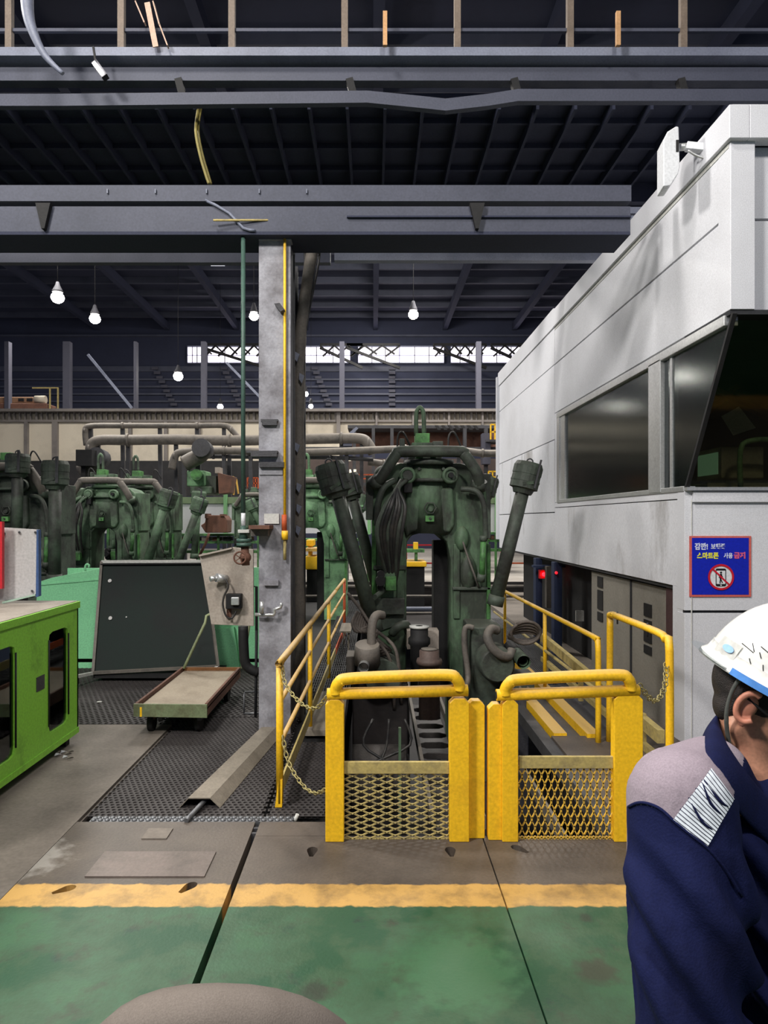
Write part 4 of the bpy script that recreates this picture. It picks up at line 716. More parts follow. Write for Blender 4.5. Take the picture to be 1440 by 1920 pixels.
# under-cabin switchgear
sg = thing('switchgear', 'grey switchgear cabinets with dark meters under the white cabin', 'cabinet', (2.4, 6.5, -.1))
for (y0, y1) in ((5.55, 6.33), (6.34, 7.5)):
    c = MB().box(2.36, 2.9, y0, y1, -.1, 1.1).build('enclosure', M['cabgrey'], sg, bevel=.004)
for (y, zs) in ((5.95, ((.82, .93), (.6, .79), (.5, .57))), (7.2, ((.95, 1.06), (.72, .92), (.6, .69)))):
    for a, b in zs: MB().box(2.35, 2.365, y-.08, y+.08, a, b).build('meter_window', M['black'], sg)
MB().box(2.33, 2.4, 5.33, 5.52, -.1, 1.12).build('side_post', mat('maroon', (72, 50, 52), .6), sg, 'dark maroon end post')
MB().box(2.345, 2.36, 6.33, 6.34, -.1, 1.1).build('door_gap', M['groove'], sg)
MB().box(2.6, 2.8, 7.6, 12, -.1, 1.1).build('rear_panel', M['black'], sg)  # black panel paints the shade of the open space under the cabin
bp = thing('blue_posts', 'dark blue steel posts with red indicator lamps under the cabin end', 'post', (2.3, 8.9, -.1))
MB().box(2.27, 2.37, 8.7, 8.85, -.1, 1.12).build('post', M['navyblue'], bp, bevel=.005); MB().box(2.25, 2.34, 9.6, 9.75, -.1, 1.12).build('post', M['navyblue'], bp, bevel=.005)
MB().pbox(1012, 1030, 1069, 1085, 9.5, .08).build('lamp_box', M['red'], bp); MB().sph(P(1020, 1077, 9.48), .03).build('indicator', M['e_red'], bp, 'glowing red indicator'); MB().sph(P(1043, 1074, 8.66), .018).build('indicator', M['e_red2'], bp)
MB().pbox(1025, 1036, 1062, 1140, 9.3, .1).build('control_box', M['pipe'], bp)
MB().pbox(1080, 1095, 1145, 1165, 8.2, .02).build('hanging_tag', M['offwhite'], bp)
MB().pbox(1000, 1090, 1060, 1064, 9.4, .1).build('cross_bar', M['navyblue'], bp)
hz = thing('hazard_edge', 'black and yellow striped edge bar at the far lower end of the white cabin', 'edge bar', P(965, 1027, 12.5))
for i in range(10): MB().prism([P(949+i*3.6, 1022, 12.45), P(951+i*3.6, 1022, 12.45), P(953+i*3.6, 1033, 12.45), P(951+i*3.6, 1033, 12.45)], (0, .05, 0)).build('stripe', M['tape_y'] if i % 2 else M['black'], hz)
# interior furniture
t = thing('operator_desk', 'pale operator desk seen through the cabin side window', 'desk', (3.2, 7, 1.2)); MB().box(2.7, 3.4, 5.6, 8.2, 1.9, 1.95).build('desk_top', M['desk'], t); MB().box(2.75, 3.3, 6.2, 7.2, 1.2, 1.9).build('pedestal', M['desk'], t)
for i, (y, z, l) in enumerate(((5.9, 2.02, 'beige box monitor near the mullion on the operator desk'), (7.2, 2.02, 'beige box monitor at the far end of the operator desk'))):
    t = thing('monitor', l, 'monitor', (3.0, y, 1.95), 'monitors on the operator desk'); MB().box(2.85, 3.2, y-.22, y+.22, 1.99, 2.25).build('case', M['desk'], t, bevel=.01); MB().box(2.84, 2.85, y-.17, y+.17, 2.03, 2.21).build('display', M['monitor'], t); MB().box(2.95, 3.1, y-.1, y+.1, 1.95, 1.99).build('foot', M['desk'], t)
t = thing('office_chair', 'green office chair inside the cabin behind the slanted front glass', 'chair', (3.1, 5.9, 1.2)); MB().box(2.95, 3.3, 5.7, 6.1, 1.65, 1.73).build('seat', M['mgreen'], t, bevel=.03); MB().tube([(2.86, 5.4, 1.9), (2.86, 5.4, 2.2), (2.95, 5.4, 2.27), (3.15, 5.4, 2.27), (3.25, 5.4, 2.2), (3.3, 5.4, 1.95)], .02, 8, 3).build('arm_hoop', M['mlight'], t); MB().cyl((3.1, 5.9, 1.2), (3.1, 5.9, 1.65), .03).build('post', M['black'], t)
t = thing('timber_brace', 'brown diagonal timber inside the cabin behind the slanted glass', 'brace', (3.4, 6, 2.2)); MB().bar((2.75, 6.2, 2.95), (4.2, 5.8, 2.1), .12, .05).build('beam', M['wood'], t); MB().bar((3.4, 6.5, 2.9), (2.6, 6.5, 2.2), .1, .05).build('beam', M['wood'], t); MB().prism([(2.92, 5.8, 2.52), (3.06, 5.8, 2.6), (3.2, 5.8, 2.42), (3.02, 5.8, 2.36)], (0, .02, 0)).build('pinned_sheet', M['offwhite'], t)
# antenna
an = thing('panel_antenna', 'white flat panel antenna on a bracket arm at the cabin roof corner', 'antenna', P(1330, 280, 4.75))
Ya = 4.75
MB().prism([P(1244, 262, Ya), P(1252, 246, Ya), P(1268, 236, Ya), P(1273, 237, Ya), P(1275, 312, Ya), P(1272, 325, Ya), P(1257, 348, Ya), P(1244, 349, Ya)], (.02, .16, 0)).build('panel', M['white'], an, bevel=.008)
MB().pbox(1268, 1273, 262, 284, Ya-.005, .01).build('connector', M['black'], an)
MB().cyl(P(1274, 276, Ya+.05), P(1290, 275, Ya+.05), .025).build('swivel', M['steel'], an); MB().bar(P(1286, 275, Ya+.05), P(1326, 279, Ya+.02), .06, .05).build('arm', M['white'], an, bevel=.005)
MB().prism([P(1318, 292, Ya), P(1324, 270, Ya), P(1336, 252, Ya), P(1334, 280, Ya)], (0, .03, 0)).build('bracket', M['white'], an); MB().tube([P(1290, 282, Ya), P(1302, 290, Ya), P(1318, 296, Ya), P(1330, 300, Ya)], .008, 6, 3).build('lead', M['steel'], an)
# ------------------------------------------------------------------ sign on the cabin
Ys = 5.092
sg = thing('safety_sign', 'blue and red-bordered safety sign with a crossed phone symbol on the white cabin', 'sign', P(1351, 1062, Ys))
MB().pbox(1293, 1408.5, 1005, 1119, Ys-.006, .006).build('border', M['signorange'], sg); MB().pbox(1297.5, 1404, 1008.5, 1115, Ys-.008, .002).build('board', M['signblue'], sg)
def text(s, px, py, hpx, Y, m, parent, wide=1.0, bold=.0, R=None, org=None, dpt=.0008):
    c = bpy.data.curves.new('lettering', 'FONT'); c.body = s; c.size = 1; c.extrude = 0.01; c.offset = bold
    o = bpy.data.objects.new('lettering', c); COL.objects.link(o); dg = bpy.context.evaluated_depsgraph_get(); dg.update()
    me = bpy.data.meshes.new_from_object(o.evaluated_get(dg)); bpy.data.objects.remove(o)
    xs = [v.co.x for v in me.vertices]; ys = [v.co.y for v in me.vertices]
    k = hpx*Y/F/(max(ys)-min(ys)) ; off = root_of(parent).location; p = org if org is not None else P(px, py, Y)
    R = R or Matrix.Identity(3)
    for v in me.vertices:
        u = Vector(((v.co.x-min(xs))*k*wide, -v.co.z*.1, (v.co.y-min(ys))*k)); v.co = p+R @ u-off
    me.materials.clear(); me.materials.append(m); o = bpy.data.objects.new('lettering', me); COL.objects.link(o); o.parent = parent; return o
yt = Ys-.0095
text('잠깐!', 1302.5, 1031, 13, yt, M['textwhite'], sg, .88, .035); text('보행중', 1333, 1030, 11, yt, M['textwhite'], sg, .86, .03)
text('스마트폰', 1307, 1048, 12.5, yt, M['textyellow'], sg, .86, .035); text('사용', 1357, 1047, 10.5, yt, M['textwhite'], sg, .84, .03); text('금지', 1376, 1047.5, 12.5, yt, M['textred'], sg, .98, .05)
def disc(name, px, py, r, Y, m, r0=0, n=36, d=.0012):
    c = P(px, py, Y); k = Y/F; mb = MB(); A = [2*math.pi*i/n for i in range(n)]
    if not r0: mb.prism([c+Vector((math.cos(a), 0, math.sin(a)))*r*k for a in A], (0, d, 0))
    else:
        vs = [c+Vector((math.cos(a)*q, 0, math.sin(a)*q)) for q in (r*k, r0*k) for a in A]; mb.add(vs, [(i, (i+1) % n, n+(i+1) % n, n+i) for i in range(n)])
    return mb.build(name, m, sg)
disc('symbol_disc', 1352, 1082, 22, Ys-.010, M['white'])
ph = MB(); 
def rr(x0, x1, y0, y1, rad, Y):
    pts = []
    for (cx_, cy_, a0) in ((x1-rad, y0+rad, -90), (x1-rad, y1-rad, 0), (x0+rad, y1-rad, 90), (x0+rad, y0+rad, 180)):
        for j in range(5): a = math.radians(a0+j*22.5); pts.append(P(cx_+rad*math.cos(a), cy_+rad*math.sin(a), Y))
    return pts
MB().prism(rr(1342, 1361.5, 1066, 1099.5, 3, Ys-.0115), (0, .001, 0)).build('phone_symbol', M['ink'], sg); MB().prism(rr(1343.6, 1360, 1070, 1095, .6, Ys-.0125), (0, .0008, 0)).build('phone_screen', M['white'], sg)
disc('phone_button', 1352, 1097.3, 1.2, Ys-.0127, M['white'])
disc('walker_head', 1352, 1073.5, 2, Ys-.0135, M['ink'])
w_ = MB()
for a, b, t_ in (((1352, 1076), (1351, 1085), 4), ((1351, 1085), (1354.5, 1093), 2), ((1351, 1084), (1350, 1094), 2), ((1352, 1077), (1355, 1082), 1.4), ((1351, 1077), (1348, 1083), 1.4)): w_.bar(P(*a, Ys-.013), P(*b, Ys-.013), t_*Ys/F, .0008, (1, 0, 0) if False else (0, 1, 0))
w_.build('walker_symbol', M['ink'], sg)
disc('ban_ring', 1352, 1082, 24.5, Ys-.0142, M['signred'], 20.5)
MB().bar(P(1337, 1067.5, Ys-.0145), P(1368, 1097, Ys-.0145), 3.2*Ys/F, .0008, (0, 1, 0)).build('ban_stroke', M['signred'], sg)
for (x, y, s) in ((1319, 1154, 4), (1325, 1163, 3)): MB().lathe([(s*5.1/F, 0), (s*.6*5.1/F, .002)], P(x, y, 5.1), (0, -1, 0), 9).build('smudge', M['rust'], cbn)

# ------------------------------------------------------------------ mats and gratings
def perforated(x0, x1, y0, y1, z, pitch=.034, r=.0115, th=.014, skip=None):
    me_v = []; me_f = []; row = 0; y = y0; A = [math.radians(22.5+45*i) for i in range(8)]
    while y < y1-pitch*.5:
        x = x0+(pitch/2 if row % 2 else 0)
        while x < x1-pitch*.5:
            if not (skip and skip(x, y)):
                h = pitch/2; n = len(me_v); cx, cy = x+h, y+h
                me_v += [(cx-h, cy-h, z), (cx+h, cy-h, z), (cx+h, cy+h, z), (cx-h, cy+h, z)]
                me_v += [(cx+math.cos(a)*r, cy+math.sin(a)*r, z+.0015) for a in A]+[(cx+math.cos(a)*r*.95, cy+math.sin(a)*r*.95, z-th) for a in A]
                t = n+4
                for (c, i, j) in ((2, 0, 1), (3, 2, 3), (0, 4, 5), (1, 6, 7)): me_f.append((n+c, t+j, t+i))
                for (c, d, i, j) in ((2, 3, 1, 2), (3, 0, 3, 4), (0, 1, 5, 6), (1, 2, 7, 0)): me_f.append((n+c, n+d, t+j, t+i))
                me_f += [(t+i, t+(i+1) % 8, t+8+(i+1) % 8, t+8+i) for i in range(8)]
            x += pitch
        y += pitch; row += 1
    m = MB(); m.v = me_v; m.f = me_f; m.sm = [False]*len(me_f); return m
def mat_thing(x0, x1, y0, y1, label, **k):
    mb = perforated(x0, x1, y0, y1, -.004, **k); me = bpy.data.meshes.new('rubber_mat'); me.from_pydata([tuple(v) for v in mb.v], [], mb.f); me.materials.append(M['rubber'])
    o = bpy.data.objects.new('rubber_mat', me); COL.objects.link(o); o['kind'] = 'stuff'
    return tag(o, label, 'mat', 'perforated floor mats')
mat_thing(-1.6, -.63, 3.87, 5.8, 'black perforated mat in front of the low cart, left of the column foot')
mat_thing(-.6, -.26, 3.87, 5.15, 'black perforated mat strip between left handrail and yellow gate')
mat_thing(-4.2, -1.62, 5.62, 9, 'black perforated mat beyond the concrete, behind the lime cabinet', pitch=.05, r=.017)
mat_thing(-1.6, -.9, 5.82, 9, 'black perforated mat behind the cart', pitch=.05, r=.017)
t = thing('studded_strip', 'zinc strip of domed studs along the near edge of the mats', 'edge strip', (-1, 3.83, -.02))
s_ = MB().box(-1.56, -.44, 3.8, 3.865, -.06, -.004).build('strip', M['stud'], t)
for i in range(30):
    for j in range(2): MB().lathe([(.016, 0), (.012, .008), (.004, .011)], (-1.54+i*.0375+.018*j, 3.818+j*.03, -.005), n=8).build('stud', M['stud'], t)
MB().cyl((-.44, 3.84, -.03), (-.42, 3.84, .02), .01).build('lug', M['offwhite'], t)
wg = thing('walkway_grating', 'steel bar grating walkway running back right of the left handrail', 'grating', (-.3, 8, -.03))
for i in range(18): x = -.62+i*.022; MB().box(x, x+.005, 6.7, 14.3, -.04, -.004).build('bearing_bar', M['grating'], wg)
for i in range(60): y = 6.7+i*.127; MB().box(-.63, -.235, y, y+.008, -.02, -.002).build('cross_bar', M['grating'], wg)
solo(MB().box(-.55, -.245, 5.45, 6.68, -.05, .0), 'step_plate', M['ramp'], 'flat dusty steel plate on the walkway behind the first gate post', 'plate', (-.4, 6, 0), bevel=.004)
solo(MB().box(-.42, -.28, 8.6, 9.3, .25, .27).box(-.4, -.38, 9.2, 9.25, -.03, .25).box(-.32, -.3, 8.65, 8.7, -.03, .25), 'small_step', M['ramp'], 'small grey step plate beside the far end of the left handrail', 'step', (-.35, 9, 0))
# cable cover
cv = thing('cable_cover', 'dusty trapezoid cable cover lying on the black mat toward the column', 'cover', (-.9, 4.7, 0))
a, b = Vector((-1.0, 3.98, 0)), Vector((-.80, 5.42, 0)); 
def sect(p, w_, h_): return [p+Vector((-w_, 0, .0)), p+Vector((-w_*.55, 0, h_)), p+Vector((w_*.55, 0, h_)), p+Vector((w_*1.05, 0, 0))]
s0 = sect(a, .115, .055); s1 = sect(b, .10, .05); s2 = [v+Vector((0, 0, -.006)) for v in s0]; s3 = [v+Vector((0, 0, -.006)) for v in s1]
for i, nm in enumerate(('side_flap', 'top_strip', 'side_flap')): MB().add([s0[i], s0[i+1], s1[i+1], s1[i], s2[i], s2[i+1], s3[i+1], s3[i]], [(0, 1, 2, 3), (7, 6, 5, 4), (0, 4, 5, 1), (1, 5, 6, 2), (2, 6, 7, 3), (3, 7, 4, 0)]).build(nm, M['ramp'], cv)
MB().tube([(-1.02, 3.78, 0.01), (-.99, 3.95, .02), (-.95, 4.2, .02)], .014, 8, 2).build('cable_end', M['stud'], cv)
# ------------------------------------------------------------------ left handrail
def tb(pts, r, n=10, sub=0): return MB().tube(pts, r, n, sub)
hr = thing('handrail', 'yellow handrail with worn pale rails left of the gates', 'railing', (-.54, 4, 0))
def ps(Y, X, top): return [(X, Y, 0), (X, Y, top)]
xa = lambda y: -.54+(y-4)*.0215
zt = lambda y: .825-.0*y
tb([(-.54, 4, .79), (-.537, 4.03, .825), (-.53, 4.12, .835), (xa(6.5), 6.5, .81), (xa(8.2), 8.2, .805)], .021, 10, 3).build('top_rail', M['yellow_top'], hr)
MB().cyl((-.54, 4, .02), (-.54, 4, .80), .021).build('post', M['yellow'], hr); MB().prism([(-.565, 3.98, 0), (-.525, 3.98, 0), (-.522, 3.98, .16), (-.545, 3.98, .16)], (0, .03, 0)).build('post_foot', M['yellow'], hr)
for y in (5.55, 7.3): MB().cyl((xa(y), y, -.02), (xa(y), y, .8), .019).build('post', M['yellow'], hr)
for z in (.6, .36): tb([(-.54, 4.0, z), (xa(8.2), 8.2, z)], .015, 8).build('mid_rail', M['yellow_top'], hr)
MB().bar((-.54, 4.05, .09), (xa(8.2), 8.2, .09), .012, .09).build('toe_board', M['dust_yellow'], hr)
t = thing('orange_handrail', 'orange red far section of the left handrail', 'railing', (xa(9.5), 9.5, 0))
tb([(xa(8.25), 8.25, .805), (xa(9.9), 9.9, .80)], .02).build('top_rail', M['yellow_top'], t); MB().cyl((xa(9.9), 9.9, -.03), (xa(9.9), 9.9, .8), .02).build('post', M['orange'], t)
for z in (.6, .36): tb([(xa(8.25), 8.25, z), (xa(9.9), 9.9, z)], .013).build('mid_rail', M['yellow_top'], t)
MB().bar((xa(8.25), 8.25, .09), (xa(9.9), 9.9, .09), .012, .08).build('toe_board', M['orange'], t)
# right handrails
rr_ = thing('handrail', 'long yellow handrail running back beside the white cabin', 'railing', (1.67, 5.3, 0))
tb([(1.67, 5.15, -.05), (1.67, 5.15, .68), (1.67, 5.2, .75), (1.67, 5.3, .765), (1.67, 7, .755), (1.67, 9.6, .74)], .021, 10, 3).build('top_rail', M['yellow'], rr_)
for y in (6.75, 8.8): MB().cyl((1.67, y, -.05), (1.67, y, .75), .018).build('post', M['yellow'], rr_)
tb([(1.67, 5.15, .38), (1.67, 9.6, .38)], .014).build('mid_rail', M['dust_yellow'], rr_)
r2 = thing('handrail', 'short yellow hoop handrail in front of the cabin switchgear', 'railing', (1.76, 4.7, 0))
tb([(1.76, 5.17, .0), (1.765, 5.17, .85), (1.76, 5.15, .94), (1.76, 5.05, .955)], .024, 10, 3).build('post', M['yellow'], r2); tb([(1.76, 5.1, .955), (1.76, 4.3, .955), (1.76, 4.18, .93), (1.76, 4.12, .87), (1.76, 4.12, 0)], .024, 10, 3).build('hoop_rail', M['yellow'], r2)
for y in (5.0, 4.45): MB().cyl((1.76, y, .90), (1.76, y, .99), .006).build('bolt', M['cdark'], r2)
t = thing('low_rail', 'dusty yellow low rail on the walkway edge behind the hoop handrail', 'rail', (2.1, 6, 0)); MB().bar((1.95, 4.7, .18), (1.95, 8, .3), .05, .09).build('rail', M['dust_yellow'], t); MB().bar((1.95, 4.5, .02), (1.95, 8, .05), .04, .05).build('rail', M['dust_yellow'], t)
for y in (5, 6.5, 7.8): MB().box(1.93, 1.97, y, y+.04, -.05, .25).build('support', M['dust_yellow'], t)
# ------------------------------------------------------------------ yellow gates
Yg_ = 3.55
def gate(label, lp, rp, lt, rt, mesh_px, kind, plates, name='barrier_gate'):
    t = thing(name, label, 'gate', (P((lp+rp)/2, 0, Yg_).x, Yg_, 0), 'yellow barrier gates')
    for (x0, x1, y0, y1, d) in plates:
        a = P(x0, y1, Yg_+d); b = P(x1, y0, Yg_+d); c = .025; h = max(.0, a.z)
        poly = [(a.x, Yg_+d, 0.0), (b.x, Yg_+d, 0.0), (b.x, Yg_+d, b.z-c), (b.x-c, Yg_+d, b.z), (a.x+c, Yg_+d, b.z), (a.x, Yg_+d, b.z-c)]
        MB().prism(poly, (0, .06, 0)).build('upright_plate', M['yellow'], t, bevel=.004)
    z = P(0, lt, Yg_).z; x0 = P(lp, 0, Yg_).x; x1 = P(rp, 0, Yg_).x; zr = P(0, rt, Yg_).z
    cb_ = MB().cyl((x0, Yg_+.02, z), (x1, Yg_+.02, zr), .03, n=16).build('cross_tube', M['yellow'], t); MB().cyl((x0-.002, Yg_+.02, z), (x0, Yg_+.02, z), .02).build('tube_mouth', M['black'], cb_)
    l = x0+.045; r = x1-.075; up = .083
    MB().tube([(l, Yg_+.01, z), (l, Yg_+.01, z+.03), (l+.018, Yg_, z+up*.78), (l+.062, Yg_, z+up), ((l+r)/2, Yg_, (z+zr)/2+up+.003), (r-.035, Yg_, zr+up), (r+.012, Yg_, zr+up*.78), (r+.03, Yg_+.01, zr+.03), (r+.03, Yg_+.01, zr)], .03, 14, 5).build('top_loop', M['yellow_top'] if False else M['yellow'], t)
    mx0, mx1, my0, my1 = mesh_px; a = P(mx0, my1, Yg_+.03); b = P(mx1, my0, Yg_+.03); a.z = .004
    MB().box(a.x, b.x, Yg_+.02, Yg_+.04, b.z, b.z+.062).build('mesh_cap_plate', M['dust_yellow'], t, bevel=.003)
    mb = MB(); W = b.x-a.x; Hh = b.z-a.z; yv = Yg_+.035
    def strand(p, q_, w_): mb.bar(p, q_, w_, .009, (0, 1, 0))
    if kind == 'h': cw, ch, th = W/6.33, Hh/10.5, .0062
    else: cw, ch, th = W/16.3, Hh/4.1, .0055
    nx = int(W/cw*2)+1; ny = int(Hh/ch*2)+1
    def pt(i, j): return Vector((min(a.x+i*cw/2, b.x), yv, max(b.z-j*ch/2, a.z)))
    for j in range(ny+1):
        for i in range(nx+1):
            if (i+j) % 2: continue
            p = pt(i, j)
            for (di, dj) in ((1, 1), (-1, 1)):
                if 0 <= i+di <= nx and j+dj <= ny:
                    q_ = pt(i+di, j+dj)
                    e = Vector((cw*.07, 0, 0)) if kind == 'h' else Vector((0, 0, -ch*.08))
                    s1 = p+(e*di if kind == 'h' else e); s2 = q_-(e*di if kind == 'h' else e)
                    if (s2-s1).length > .004: strand(s1, s2, th)
            if kind == 'h': strand(p-Vector((cw*.10, 0, 0)), p+Vector((cw*.10, 0, 0)), th*1.1)
            else: strand(p+Vector((0, 0, ch*.14)), p-Vector((0, 0, ch*.14)), th*1.5)
    mb.build('expanded_mesh', M['dust_yellow'] if kind == 'h' else mm_, t, kind='stuff')
    return t
mm_ = mat('mesh_yellow', (222, 178, 66), .5, dirt=(150, 130, 90), amt=.6, scale=8)
gate('left yellow barrier gate with wide diamond mesh', 613, 878, 1303, 1296, (645, 848, 1450, 1580), 'h', ((610, 645, 1312, 1582, 0), (843, 880, 1310, 1575, 0), (876, 909, 1314, 1575, .04)))
gate('right yellow barrier gate with upright diamond mesh', 932, 1200, 1305, 1296, (973, 1172, 1440, 1575, ), 'v', ((916, 945, 1320, 1580, .02), (942, 972, 1312, 1575, 0), (1152, 1206, 1303, 1555, 0)))
def chain(pts, label, n):
    t = MB(); q = MB().tube(pts, .001, 3, 12, caps=False); cen = []
    P_ = [sum((q.v[i*3+j] for j in range(3)), Vector())/3 for i in range(len(q.v)//3)]
    L = [0]
    for a, b in zip(P_, P_[1:]): L.append(L[-1]+(b-a).length)
    def at(s):
        for i in range(len(L)-1):
            if L[i+1] >= s: f = (s-L[i])/max(1e-9, L[i+1]-L[i]); return P_[i].lerp(P_[i+1], f)
        return P_[-1]
    root = thing('safety_chain', label, 'chain', pts[0], 'safety chains')
    st = L[-1]/n
    for i in range(n):
        a = at(i*st); b = at((i+1)*st); u = (b-a).normalized(); c = (a+b)/2; s = u.cross(Vector((0, 1, 0)) if i % 2 else Vector((.3, .2, 1))).normalized(); h = st*.68; w_ = st*.36
        MB().tube([c+u*h*math.cos(x)+s*w_*math.sin(x) for x in [2*math.pi*j/10 for j in range(11)]], .0032, 5, caps=False).build('link', M['chain'], root)
    return root
chain([(-.52, 3.98, .81), (-.50, 3.92, .73), (-.40, 3.78, .655), (-.30, 3.65, .66), (-.225, 3.58, .79-.03)], 'upper left chain from handrail to left gate', 22)
chain([(-.52, 3.98, .41), (-.48, 3.92, .28), (-.39, 3.8, .20), (-.31, 3.68, .20), (-.245, 3.58, .26)], 'lower left chain from handrail to left gate', 20)
chain([(1.74, 4.12, .80), (1.66, 3.95, .70), (1.52, 3.75, .67), (1.37, 3.58, .80)], 'upper right chain from right gate to hoop handrail', 18)
chain([(1.74, 4.12, .30), (1.64, 3.9, .20), (1.5, 3.7, .2), (1.39, 3.58, .28)], 'lower right chain from right gate to hoop handrail', 18)
# ------------------------------------------------------------------ cart
ct = thing('platform_cart', 'low platform cart with rusty rim and worn green front, beside the column', 'cart', (-1.52, 5.9, -.004))
MB().box(-1.80, -1.27, 5.3, 6.6, .205, .215).build('deck', M['cartdeck'], ct)
z0, z1 = .15, .245
MB().prism([(-1.83, 5.29, z0), (-1.27, 5.29, z0-.01), (-1.27, 5.29, z1-.005), (-1.83, 5.29, z1)], (0, .02, 0)).build('front_rim', M['cartgreen'], ct); MB().box(-1.83, -1.81, 5.31, 6.6, z0, z1).box(-1.29, -1.27, 5.31, 6.6, z0, z1).build('side_rim', M['rust'], ct); MB().box(-1.83, -1.27, 6.6, 6.62, z0, z1).build('rear_rim', mat('rusty_rim', (130, 88, 54), .8, amt=.6), ct)
MB().pbox(262, 266, 1326, 1344, 5.288, .002).build('paint_mark', M['yellow'], ct)
for x in (-1.66, -1.36): MB().box(x, x+.03, 5.35, 6.5, .1, .15).build('chassis_rail', M['cdark'], ct)
for (x, y) in ((-1.74, 5.45), (-1.37, 5.45), (-1.72, 6.35), (-1.34, 6.35)):
    f = MB().box(x-.03, x+.03, y-.03, y+.03, .09, .15).build('caster_fork', M['rust'], ct); MB().cyl((x-.02, y, .065), (x+.02, y, .065), .069, n=20).build('wheel', M['black'], f)
tb([(-1.80, 6.58, .24), (-1.62, 6.68, .66), (-1.58, 6.70, .74), (-1.22, 6.7, .76), (-1.19, 6.68, .68), (-1.25, 6.58, .24)], .014, 8, 2).build('push_handle', mat('pale_green_tube', (150, 160, 122), .6, amt=.6), ct)
tb([(-1.10, 5.9, .0), (-1.10, 5.9, .16), (-1.10, 5.95, .17), (-.93, 5.95, .17)], .008, 6).tube([(-1.1, 5.9, .0), (-.93, 5.9, .0)], .008, 6).build('x', M['stud'])
o = bpy.data.objects['x']; o.name = 'wire_step'; o.data.name = 'wire_step'; o.location = (0, 0, .005); tag(o, 'thin grey wire hoop on the mat against the column side', 'hoop')
# ------------------------------------------------------------------ lime cabinet
lc = thing('lime_cabinet', 'lime green steel cabinet with windowed doors at the left edge', 'cabinet', (-2.5, 4.3, 0))
xf = -2.2; yE = 5.17; yB = 3.0; zb, ztp = .09, 1.045
fm = M['lime']
winds = [(4.62-.22, 4.96-.0, .22, .86)]
def wy(px): return 2.2*F/(CX-px)
w1 = (wy(91), wy(128)); w2 = (3.62, wy(29))
z_lo, z_hi = .2, .885
for (ya, yb) in ((yB, w2[0]), (w2[1], w1[0]), (w1[1], yE)): MB().box(xf-.02, xf, ya, yb, zb, ztp-.05).build('door_frame', fm, lc)
for (ya, yb) in (w1, w2):
    MB().box(xf-.02, xf, ya, yb, zb, z_lo).build('door_rail', fm, lc); MB().box(xf-.02, xf, ya, yb, z_hi, ztp-.05).build('door_rail', fm, lc)
    for (yc, sy) in ((ya, 1), (yb, -1)):
        for (zc, sz) in ((z_lo, 1), (z_hi, -1)): MB().prism([(xf, yc, zc), (xf, yc+sy*.06, zc), (xf, yc+sy*.015, zc+sz*.015), (xf, yc, zc+sz*.06)], (-.02, 0, 0)).build('corner_web', fm, lc)
    MB().tube([(xf+.002, ya, z_lo+.05), (xf+.002, ya, z_hi-.05)], .006, 6).tube([(xf+.002, yb, z_lo+.05), (xf+.002, yb, z_hi-.05)], .006, 6).build('window_gasket', M['black'], lc)
    MB().box(xf-.018, xf-.014, ya, yb, z_lo, z_hi).build('window_pane', glass('cabinet_glass_%d' % int(ya*10), (.95, .97, .96), .04), lc)
MB().box(xf-.9, xf+.012, yB, yE+.01, ztp-.05, ztp).build('top_rim', fm, lc, bevel=.004); MB().box(xf-.88, xf, yB, yE, ztp, ztp+.004).build('top_cover', M['limetop'], lc); MB().box(xf-.9, xf+.006, yB, yE, zb-.02, zb+.02).build('plinth', fm, lc)
MB().box(xf-.9, xf, yE-.02, yE, zb, ztp-.05).build('side_panel', fm, lc); MB().box(xf-.9, xf, yB, yB+.02, zb, ztp-.05).build('side_panel', fm, lc); MB().box(xf-.9, xf-.88, yB+.02, yE-.02, zb, ztp-.05).build('rear_panel', fm, lc)
for z in (.22, .47, .70): MB().box(xf-.8, xf-.03, yB+.1, yE-.05, z, z+.025).build('shelf', mat('shelf_lime_%d' % int(z*100), (118, 156, 96), .6, amt=.4), lc)
MB().box(xf, xf+.003, wy(68), wy(83), .525, .62).build('door_badge', M['cdark'], lc)
for y in (3.2, 5.05): MB().box(xf-.1, xf-.04, y, y+.06, 0, zb-.02).box(xf-.86, xf-.8, y, y+.06, 0, zb-.02).build('foot', M['black'], lc)
bins = 'storage bins in the lime cabinet'
bm_ = mat('orange_bin', (186, 96, 48), .5, amt=.4)
for (y, z, c, l) in ((4.78, .725, 'grey', 'grey bin on the top shelf, right window of the lime cabinet'), (4.78, .495, 'orange', 'orange bin on the middle shelf, right window of the lime cabinet'), (4.78, .245, 'grey', 'grey bin on the low shelf, right window of the lime cabinet'), (3.9, .725, 'grey', 'grey bin on the top shelf, left window of the lime cabinet'), (3.9, .495, 'orange', 'orange bin on the middle shelf, left window of the lime cabinet'), (3.9, .245, 'orange', 'orange bin on the low shelf, left window of the lime cabinet')):
    t = thing('storage_bin', l, 'bin', (xf-.2, y, z), bins); m_ = bm_ if c == 'orange' else M['pipe']
    MB().box(xf-.33, xf-.045, y-.16, y+.16, z, z+.008).box(xf-.053, xf-.045, y-.16, y+.16, z, z+.07).box(xf-.33, xf-.045, y-.16, y-.152, z, z+.1).box(xf-.33, xf-.045, y+.152, y+.16, z, z+.1).box(xf-.33, xf-.322, y-.16, y+.16, z, z+.12).build('tray', m_, t); 
    for i in range(4): MB().cyl((xf-.29, y-.11+i*.07, z+.035), (xf-.08, y-.11+i*.07, z+.035), .025, n=10).build('stored_part', M['cdark'], t)
